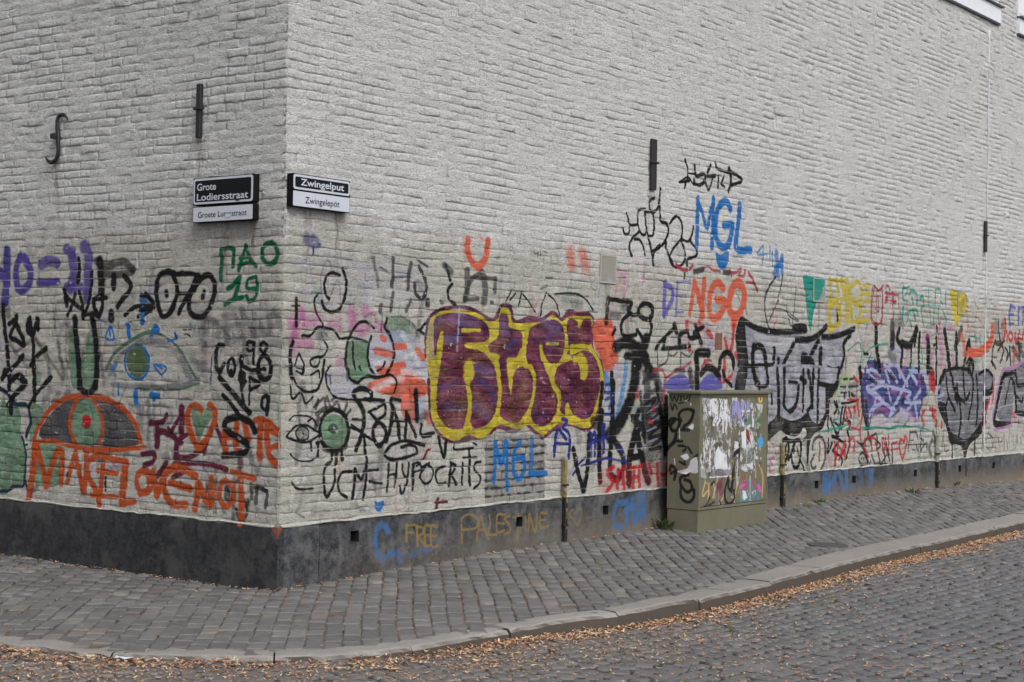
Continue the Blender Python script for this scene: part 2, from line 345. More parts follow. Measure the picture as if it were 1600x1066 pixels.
LEFT = f"""
=Z
F gb @.5: 308,348 400,345 432,352 432,372 330,372
F g @.30: 175,440 200,430 215,460 190,500
=A
F mi: 478,690 515,700 528,1066 492,1066 470,850
F mi: 620,740 665,760 672,1066 560,1066 562,930
F mi @.8: 225,950 260,960 285,1040 240,1060
br 22@.6: 370,610 400,780 440,1035; 240,740 330,880 430,1030; 465,640 455,820 470,950; 630,690 590,800 560,900; 680,700 700,900 720,1060; 250,760 320,900 350,1020; 60,780 150,900 190,950; 100,850 220,760; 350,1040 310,1066
pu 58: 48,150 45,270 42,400 32,500
pu 48: 140,185 112,260 118,380 150,415 200,375 212,285 165,190; 0,290 14,320
pu 72@.85: 285,240 340,215 395,225
pu 56: 272,362 400,358
pu 62@.9: 460,130 500,160; 500,190 512,300 490,400; 460,395 560,395; 580,110 615,180 612,300 605,460
k 26: 545,200 552,280 540,360
k 24: 440,410 480,480 580,560; 452,420 462,525; 522,440 500,520 470,590; 550,430 572,520 580,610; 640,290 632,430 610,520 582,600
k 48: 690,210 702,320 704,450
k 52@.8: 670,215 740,245 850,220 925,270; 700,290 800,310 920,290
k 36: 790,320 788,400
k 34: 860,320 905,370 895,430 860,470 820,530
k 42: 775,575 775,620
k 30: 700,455 652,490 662,550 690,600 712,520 705,455; 650,480 738,470; 590,590 650,580 690,595
k 38: 520,615 525,750 540,900 545,1090; 640,590 655,700 668,850 665,1090
k 28: 18,520 28,640 45,800 52,900 60,1080
k 46@.6: 0,540 60,545; 10,580 60,590
k 30: 60,650 100,630 130,690 165,795 100,760 70,740 100,660; 112,600 112,650
k 32: 205,610 188,670 215,725 240,690 255,620; 205,640 215,700
k 24: 225,730 232,850 238,1066; 262,620 262,690
k 32: 15,1020 90,950 160,870; 320,820 260,870 210,935; 345,1030 310,1066
k 34: 80,1040 120,1020 170,1066
k 30: 870,590 950,530 1066,525; 965,600 1050,560; 1015,440 1062,500
bl 26: 975,485 1010,488; 995,545 990,640
bl 12: 765,660 735,748 795,755 765,660 765,740
bl 26: 880,655 895,670; 890,690 900,745; 1066,680 1050,740
F mo: {ell(950,915,76,108)}
bl 16: {ell(950,915,85,120)}
rd 14: 955,880 955,960; 940,890 970,905
mg 26: 735,970 790,860 890,780 1000,718 1066,705
g 38@.75: 760,1000 830,880 950,790 1066,775; 760,950 790,1000
bl 30@.8: 805,935 785,965
=C
F mi: 0,225 60,250 130,270 150,450 180,560 172,760 90,800 0,830
F mi: 210,240 270,240 305,300 245,420 205,500
F mi: 235,520 440,530 420,660 400,790 300,800 240,760
g 36@.7: 340,130 305,220 300,310; 400,160 370,230; 480,130 440,190
g 30@.6: 1030,210 1030,560; 900,240 965,255 985,410; 960,240 960,420; 780,100 790,160
g 46@.7: 780,90 900,110 1066,95
F dg: 270,455 330,320 430,225 520,192 640,195 780,225 880,300 930,400 962,505 700,535 500,505
F mi: {ell(600,362,104,168)}
or 34: 235,470 262,390 340,275 430,200 540,172 680,178 790,222 880,285 940,380 972,490
or 34: 240,490 380,490 500,522 700,550 1000,530
or 24: 530,195 488,300 490,420 525,505; 640,195 690,280 712,430 685,530
F rd: {ell(600,350,32,48)}
tb 24: 0,120 50,155 100,230 180,240 207,340 180,450
tb 14: 150,460 172,520 182,600 178,700 175,770; 170,520 190,510
tb 22: 0,835 60,830 100,800 160,800 175,765; 180,770 200,830
k 24: 228,-20 232,100 234,205; 350,45 290,110 240,170 198,245; 60,-10 62,130
k 34: 178,85 110,150 50,235; 70,210 75,290; 30,-5 12,48; 90,50 130,30 170,70
k 38: 545,-20 548,60 565,130 605,152 645,130 662,60 666,-20
bl 14: 820,95 822,165
bl 34: 942,150 942,212; 1060,160 1066,190
or 46: 242,505 238,600 225,740 205,870
or 40: 255,530 290,650 325,795; 325,800 350,690 385,590 412,545 432,600 425,775
or 34: 520,565 492,680 465,772; 520,565 548,690 572,828; 480,672 560,660
or 40: 600,560 598,700 588,840; 690,580 610,635 620,740 690,870
or 36: 722,600 712,720 700,830; 720,600 850,625; 680,690 815,712; 640,862 815,875; 690,880 692,930
or 50: 872,640 858,780 850,910; 850,915 935,905
or 40: 990,690 950,745 968,830 1015,845 1055,790 1040,710 990,690
br 30@.7: 220,840 260,800; 680,640 700,620
k 14: 735,740 735,830; 470,710 465,730
=B
F g @.28: 480,540 960,540 960,800 430,810 430,600
k 34: 205,290 140,315 112,400 115,490 135,570 165,600 210,560 248,470 252,400 235,330 205,290
k 30: 180,430 182,452; 438,430 434,468
k 38: 250,305 350,302 410,318; 190,285 240,295
k 30: 385,340 340,430 300,510 265,578; 262,440 350,440
k 36: 455,315 395,370 345,470 338,550 375,600 440,590 495,500 515,400 495,330 455,315
gn 26: 562,160 565,220 555,310; 558,345 556,300
gn 28: 560,135 620,125 648,150 640,250; 730,110 705,190 682,275; 730,120 760,200 805,250; 690,195 765,190; 680,245 780,215
gn 34: 890,92 850,125 845,185 880,232 930,222 955,160 930,100 890,92
gn 30: 605,410 650,375 688,325 672,400 652,470; 585,515 640,485 705,468
gn 26: 795,325 745,345 738,400 790,405; 802,325 808,410 795,470 750,492 732,460
k2 42@.45: 450,620 448,790; 450,615 520,640 535,720 450,795; 582,585 592,770; 582,590 650,580; 590,680 650,670; 590,770 660,765; 702,560 702,740; 702,560 780,700; 785,570 785,730; 830,640 850,712 892,700 892,600; 930,560 962,640
k2 46@.5: 430,600 435,1000; 360,900 430,960
k 10: 292,688 318,692; 326,690 350,690; 300,722 320,720; 326,725 342,735
pu 9: 488,880 484,970 480,1066
k 28: 572,800 535,800 515,870 520,950 545,985 572,930
k 24: 620,892 600,925 606,990 630,1012 645,960 636,900 620,892
k 34: 690,890 690,940
k 28: 710,950 770,972 860,962
k 22: 785,785 742,775 735,830 768,835 780,790 775,925
k 24: 850,778 825,815 850,850 878,805 850,778
k 32: 855,870 820,905 810,980 840,1035 890,1015 900,930 855,870; 850,960 862,965
mg 18: 0,730 60,714 150,730 250,805 320,920 400,1062
g 48@.75: 0,772 100,768 200,810 275,895 325,1000 340,1066
g 70@.4: 350,900 430,950; 380,1000 440,960
bl 20: 102,655 82,700 124,700 102,655 102,700; 238,720 248,750 190,772
bl 16: 0,795 40,860 52,930 30,1000 0,1035
bl 14: 90,930 178,950 140,1002 90,930 150,960
F mo: -40,800 0,805 38,880 40,960 0,1015 -40,1020
k 26: 0,455 55,468 92,535 40,545 0,560
bl 20: 0,490 40,490
=D
g 36@.8: 0,112 150,112 300,95 400,62
mg 14: 0,135 200,132 300,120 400,85
bl 44: 75,165 120,172
g 20@.7: 50,210 50,460; 10,240 20,300
g 22@.7: 90,240 170,240 215,310 190,370 100,370; 90,250 95,470
F g @.6: 150,580 190,550 200,640 150,660
ma 28: 180,300 150,350 60,370
ma 40: 282,255 282,380 278,490; 112,520 115,430 180,430 245,480 240,600
ma 30: 280,300 250,350 218,415; 110,375 115,520; 60,350 150,360; 240,490 340,430; 190,400 240,480
ma 38: 245,600 340,595 420,545 455,480; 230,648 400,640 500,655 595,685; 10,575 90,575 80,630 20,655; 175,640 120,725; 220,740 300,700
ma 30: 515,365 540,430 565,500; 460,480 440,570
ma 42@.85: 690,560 690,655
ma 60@.5: 740,450 750,560
k 28@.75: 462,785 452,960; 522,770 512,975; 570,950 575,975; 655,760 640,1040
k 42@.8: 600,815 600,880
k 24@.85: 720,900 735,990 680,1050; 665,960 690,1050
or 42: 420,275 375,240 332,275 322,350 350,440 400,530 450,480 500,380 512,285 480,235
F mi: 350,262 380,262 410,300 440,270 482,255 485,330 440,400 405,490 370,400 350,320
or 60@.4: 350,430 400,520; 320,330 340,430
or 42: 580,400 580,480 590,570; 665,365 655,440 660,530; 600,460 660,455; 720,380 745,470
or 42: 790,345 850,338 905,372 945,420; 830,350 825,450 822,605; 872,385 872,480 885,580 935,655; 880,400 950,440; 880,535 950,520
or 44: 400,780 395,850 378,955; 410,790 440,870 480,935; 492,750 492,850 490,920
or 38: 590,762 552,800 548,890 590,942 636,900 640,810 590,762
or 42: 630,702 700,720 780,748; 690,740 695,850 702,1050
or 38: 0,695 50,725 55,810 0,850; 88,695 100,780 112,862; 118,860 150,760
or 52: 380,730 300,680 210,680 160,750 175,860 230,920 315,930; 205,775 345,815
k 26@.8: 760,790 768,880; 800,810 795,915; 842,820 872,850 862,945; 780,800 870,835; 740,900 735,930
k 46: 790,420 760,360 680,322 600,340 582,390 640,445 735,505 725,560 660,580 570,590
g 16@.7: 765,560 785,640 800,722 830,640 855,540
co 14@.5: 900,380 965,450; 940,510 1000,550; 950,560 1000,600
k 36: 540,45 600,110 680,210 752,290
k 30: 570,170 620,220 680,312
k 24: 540,-10 542,5; 620,-5 632,32; 690,0 692,100 706,212; 675,60 725,70
F k: 672,5 715,0 725,60 715,115 690,120 675,70
k 16: 750,45 752,130 748,232
k 24: 750,45 822,92 760,130
k 24: 868,170 838,195 840,250 868,268 880,215 868,170; 884,180 880,240 872,305
k 28: 808,-10 830,40 865,62 892,40 898,-10
or 30@.6: 690,1000 705,1052
"""
RIGHT1 = f"""
=Z
F vi @.10: 450,400 560,390 680,420 660,480 500,470
F gb @.35: 560,350 590,345 600,362 570,368
=E
nv 34@.65: 200,110 240,150 300,150; 262,85 300,130; 210,80 250,110
nv 12: 262,165 260,212
vi 50@.25: 150,480 250,450; 600,430 625,525; 160,260 240,280; 340,560 420,560; 560,290 640,330; 860,330 950,350
k 18: 450,358 400,340 360,360 338,420 348,485 375,522
k 20: 465,310 490,390 488,480 455,580 400,612 345,590 325,540
pk 66@.7: 110,680 150,690; 180,610 195,640; 140,740 130,800 150,850; 225,690 300,675; 210,820 240,835; 385,700 420,700; 530,600 540,720; 620,600 640,605; 590,740 640,720; 710,710 740,720; 440,965 480,965
pk 26@.6: 195,640 190,710; 255,600 330,640; 450,640 455,720; 540,640 700,620; 600,760 600,790
k2 10@.7: 740,620 735,750
F mi: 505,830 650,815 645,930 635,1050 575,1066 505,1066
F mg @.75: 765,660 890,650 1000,735 965,810 800,830
k2 14@.6: 620,650 680,620 700,680; 870,640 960,700 985,790; 990,740 960,810
F lw @.65: 680,770 860,735 960,790 1040,900 1066,1100 690,1090 660,900
co 46@.9: 700,880 800,905; 830,850 900,850
co 62: 720,1015 880,990; 840,1055 970,1055
co 40@.9: 980,880 1025,930; 740,790 760,800
wh 30@.7: 880,770 930,850 990,970; 900,930 960,900; 690,960 780,980
k 20: 146,520 146,620 148,710
k 12: 110,570 170,570; 302,482 272,530 285,610 325,680 338,720
k 18: 190,775 250,775 295,720 370,728 410,745 450,800
k2 46@.75: 310,750 350,770; 320,790 345,750
k 16: 450,800 540,790 640,820
k 14: 340,812 362,870 330,920 290,925 245,950 262,990 300,985 318,930
k 26: 125,820 105,900 112,1000 118,1066
k 12: 168,900 138,985; 172,900 202,980 192,1050; 148,1000 200,1010
k 14: 345,945 330,1060; 385,985 350,1035 380,1060; 250,1050 300,1020 310,1066
k 18: 505,1080 490,930 505,820 560,710 620,680 685,725
k 14: 540,820 542,930 565,1050
k 16: 668,780 645,860 650,980 690,1066
k 18: 775,655 760,720 800,780 822,890 800,990 750,1066
k 16: 700,1020 740,1000 760,960; 585,990 610,1060; 1000,740 1040,690; 990,740 1030,765
k2 22@.7: 680,240 700,330 720,440
k2 14@.7: 730,300 800,345; 640,240 690,235
k2 24@.85: 822,240 820,340 815,430; 945,275 928,360 925,450
k2 14@.8: 820,370 940,368; 1000,260 1060,300
k 22@.9: 1000,300 1040,380 1050,470 1018,520 975,480 970,415
k2 22@.8: 820,480 800,600; 945,530 910,605; 735,565 725,615; 1058,530 1055,565
=F
k 18: 110,-20 125,40 160,110 220,145 290,130 325,50 330,-10
k 14: 105,100 122,192 170,150; 185,160 215,225 260,180; 380,30 385,90; 150,0 190,20
F lw @.5: 360,0 520,0 560,100 540,190 440,180 360,110
F mi: 515,-5 680,20 660,50 600,60 575,88 530,60
F co: 640,90 700,60 800,20 930,-5 1030,60 1055,150 960,190 850,185 740,160 660,130
wh 40@.75: 645,180 710,110 800,70 880,45; 880,0 1050,40
F co @.85: 870,190 965,185 965,345 900,350 870,280
lw 50@.7: 1010,210 990,300 1050,290
co 40@.8: 1045,300 1066,350
k 16: 350,20 360,100 400,170 470,195 600,200 750,200
k 18: 505,-20 520,50 570,82 600,55 640,35 700,45 800,28 838,80 815,150
k 28: 655,200 665,155 610,122 550,140 555,190 600,250 615,330 600,430 555,550
k 22: 620,195 735,210 755,290 700,350
k 18: 645,285 745,232; 648,280 700,340; 535,335 600,340; 520,390 600,420; 530,375 640,460 690,485
k 18: 612,440 622,560 632,680 622,780 608,890
F mi: {ell(408,418,92,120)}
k 26: {ell(410,410,98,142)}
k 30@.8: 290,300 350,260 430,270 490,310; 280,400 300,330; 340,540 420,565 490,520
F k2 @.8: {ell(402,398,34,36)}
wh 14@.6: 405,395 430,420
k 18@.8: 270,250 340,190 350,260; 360,180 390,250 430,215 450,270; 500,225 470,300; 520,268 490,312; 300,200 280,260; 395,200 420,180
k 14: 85,455 140,385 220,378 300,425
k 16: 88,460 160,490 240,490 300,450
k 10: {ell(190,435,46,50)}; 190,433 196,437
k 12: 100,342 140,310 230,315 245,330; 105,575 160,620 240,625 285,600 300,560; 225,350 260,330 290,380
k 16: 120,775 165,820 260,815; 305,490 300,590; 250,500 255,550; 290,500 320,480
k2 14@.7: 150,985 205,1015
k 26: 715,360 675,400 680,470 715,520 755,470 755,400 715,360
k 26: 795,200 805,280 790,400 760,490; 800,190 860,205
k 22: 810,240 840,350 855,465; 905,290 900,380 895,462; 905,290 940,380 972,450
k 30: 965,140 975,230 980,340
k2 60@.7: 1000,330 1040,310
k 16: 1012,370 1010,450 1075,450; 790,345 900,350
k 22: 1032,515 900,485 800,515 755,575 800,612 900,600 975,570 975,530 930,512 870,530
k 20: 392,550 392,620 350,665 338,740 340,830 358,872 390,820 412,760 415,690
k 22: 430,560 420,640; 462,560 465,612
k 20: 530,698 470,705 435,770 448,840 495,880; 535,885 550,780 552,680 590,750 630,665; 645,690 715,686; 650,768 735,780
k 16: 785,650 780,740 772,835; 842,638 836,720 825,802; 780,722 838,715; 880,650 882,700 900,735; 925,640 912,760 885,840 868,840 865,800
k 20: 958,650 952,740 950,820
k 14: 950,650 995,635 1012,680 960,702; 1066,640 1020,670 1000,740
rd 10: 1062,540 1040,570 1018,612
F bl: 690,902 715,910 750,900 746,945 716,980 692,945
cy 14@.25: 880,830 900,900; 1040,830 1060,900
=G
co 38: 362,110 358,180 385,260 430,308; 430,308 480,240 500,120
co 30@.5: 340,110 345,190; 440,95 460,110
k2 8@.8: 815,190 820,205 845,205; 845,195 842,230; 860,190 862,220; 880,190 905,200
co 54@.75: 1065,200 1075,280; 1150,205 1170,305
k 18: 210,290 232,390
k2 40@.8: 200,290 240,330; 355,330 352,470 340,520; 460,345 478,430 472,540
k 18: 245,420 222,460 225,520 270,560
k2 26@.8: 440,340 375,400 335,520; 380,372 550,382; 330,530 430,520; 550,400 545,470; 80,535 82,560; 170,542 180,545; 520,545 530,545
k2 14@.7: 860,450 910,430; 900,375 940,375; 10,250 80,290
k 10: 662,460 622,540; 690,482 650,532; 732,470 710,570; 740,490 780,540 822,612; 902,480 870,560 862,635; 915,490 965,540 1000,650
k 12: 960,490 1040,482 1120,490 1180,530 1225,600
k2 60@.45: 1030,520 1140,560
"""
PIECE = f"""
=H
F co @.95: 1235,180 1340,170 1364,300 1364,480 1300,520 1270,420 1225,330
F ma: 105,210 130,140 200,90 300,75 420,85 540,160 580,125 610,65 680,75 705,170 800,145 880,155 950,108 1010,150 1060,100 1130,115 1200,120 1232,200 1222,350 1290,460 1312,580 1290,720 1245,860 1180,918 1080,880 980,905 900,958 820,920 770,878 700,932 590,900 520,955 400,980 300,998 190,945 130,820 115,600 120,480 95,400
F ye: 122,210 170,135 250,105 350,98 450,125 530,185 590,160 612,92 665,105 690,185 790,192 880,182 950,140 1010,180 1060,148 1130,145 1205,155 1218,240 1212,345 1278,460 1292,580 1268,720 1222,865 1160,892 1060,862 980,868 900,932 840,905 800,870 720,900 590,872 490,962 390,938 300,978 200,925 140,810 135,600 108,400
F ma: 165,165 240,128 330,125 430,145 510,200 535,270 500,318 380,325 375,355 460,375 540,440 585,540 598,660 575,790 510,870 440,895 395,850 370,890 290,902 220,860 178,760 180,620 205,470 225,300 215,250 180,330 178,400 160,390 158,250
F ma: 598,150 630,128 658,155 668,222 740,245 755,320 735,410 670,435 650,470 660,600 678,670 692,540 740,485 800,500 825,600 805,720 750,830 690,862 620,825 592,760 610,600 592,430 575,415 545,400 530,340 590,280
F ma: 800,240 850,200 930,168 1000,190 1032,270 1025,390 975,465 915,440 880,360 872,400 915,520 985,640 985,760 930,862 860,875 808,800 830,640 828,520 780,440 785,320
F ma: 1045,190 1100,170 1135,225 1160,165 1205,180 1218,290 1190,345 1120,335 1075,355 1050,400 1100,398 1180,372 1240,430 1272,540 1262,680 1225,790 1170,830 1095,800 1062,735 1040,800 1005,770 1012,660 968,580 985,490 1050,450 1110,440 1140,500 1142,560 1180,560 1185,480 1150,410 1080,420
ye 24: 350,240 470,238
ye 66: 392,490 396,520
ye 28: 370,545 392,640 402,740 385,840 372,890
ye 22: 212,260 205,410
ye 20: 872,350 885,430; 910,330 985,330
ye 18: 965,470 935,520 960,610 1000,690 995,790
ye 20: 770,475 820,500 835,610 805,760
ye 30: 660,440 720,440 748,380
ye 26: 1075,352 1130,345 1190,352
ye 14: 1200,350 1250,430 1280,540 1268,680 1230,810
ye 34: 1105,440 1150,420 1175,500 1165,545
ye 24: 1052,745 1052,800; 580,470 600,620 600,700 585,810
ye 22: 555,400 592,420
k 50@.28: 270,500 310,560; 240,700 330,720; 480,700 530,640; 450,520 500,560; 690,760 720,800; 860,600 880,700; 1080,560 1130,700; 900,220 960,300; 1180,600 1200,700; 640,300 700,340; 1100,600 1040,700
nb 34@.5: 230,760 350,765; 450,560 500,600; 200,620 330,600; 920,280 960,350; 540,620 560,700; 660,350 720,300
vi 60@.28: 200,180 300,180 450,200; 240,300 330,300; 900,180 980,240; 620,200 640,260; 450,490 540,520; 440,750 520,800
ma 24@.8: 240,440 320,480 340,560; 250,560 330,520
wh 12@.45: 330,90 325,200 315,380
vi 50@.35: 140,200 135,400; 300,110 360,120
k 14@.5: 420,900 560,890; 600,890 760,870; 830,880 960,860
=I
FS gb @.85: 480,130 890,130 895,580 800,600 480,605
F wp @.5: 500,160 560,160 600,200 510,200; 640,100 720,100 720,140 630,140; 740,210 860,210 860,240 740,240; 690,500 760,500 760,540 690,540
FJ k2 @.9: 480,130 895,130 895,600 480,605
k2 16@.6: 520,205 900,200; 550,265 880,270; 800,320 890,330; 490,490 560,490 560,520; 760,330 900,350
bl 26: 552,190 548,300 540,455
bl 24: 558,220 595,330 628,180 632,330 635,510
bl 26: 722,180 685,250 680,370 712,440 748,400 752,300 705,295
bl 26@.8: 805,160 802,300 800,410
bl 40: 795,402 902,398
k 20: 32,60 30,130 120,118; 150,150 190,285 205,180
k 16: 262,200 272,232 400,222; 375,230 372,268; 400,190 420,200
ma 12: 96,230 70,255 45,302
k 14: 0,350 30,330; 70,335 112,370 108,430 70,470 35,450 30,400 60,360
k 16: 198,350 145,370 132,420 155,475 202,465
k 18: 238,328 232,400 225,480; 235,325 268,345 250,395 232,405; 240,410 275,470
k 16: 320,330 322,400 318,475; 330,292 425,288
k 20: 378,290 372,380 378,478
k 16: 452,318 415,330 410,375 445,415 445,465 408,505
ma 22: 150,578 138,640; 132,602 215,595
nv 20: 1018,20 1050,40 1030,70; 985,95 970,150 960,275; 1020,80 1065,140 1060,290; 965,190 1065,195; 1000,100 1040,160
nv 14: 1200,230 1245,110 1240,280; 1190,170 1260,160 1332,140; 1312,60 1305,250; 1095,410 1130,340 1175,290; 1150,350 1240,320 1332,290
k 28: 1092,230 1130,400 1162,520; 1205,130 1192,350 1165,510
k 34: 1285,0 1272,200 1276,450
k 60@.85: 1240,40 1290,90
k2 40@.5: 1125,90 1135,170
k2 24@.35: 890,560 860,600
gd 12@.8: 302,875 303,780 308,705 370,682 415,720 400,775 315,790; 405,862 435,700 460,780 490,852; 420,792 475,782; 495,685 500,760 488,820 545,822; 600,685 548,690 550,800 600,792; 550,742 598,745; 635,690 600,712 635,760 638,800 598,825; 692,680 690,850; 655,702 728,700; 745,700 748,802; 765,800 772,680 790,740 815,805 826,680; 890,672 850,680 852,770 902,765; 852,722 888,718
gd 10@.74: 1110,765 1080,720 1050,685 1070,650 1092,672 1122,635 1138,680 1110,750
=R
gd 13@.85: 285,205 288,300; 285,205 340,200; 285,250 330,248; 352,210 356,332; 350,210 392,222 385,258 352,270; 362,272 402,332; 440,208 402,210 405,322 442,325; 404,266 438,262; 478,212 442,214 446,332 480,330; 445,270 474,268
bm 30@.75: 175,245 140,200 102,240 92,330 130,412 200,378
bm 34@.55: 185,380 235,370; 245,400 250,420
bm 28@.4: 350,365 450,350; 300,390 340,385
"""
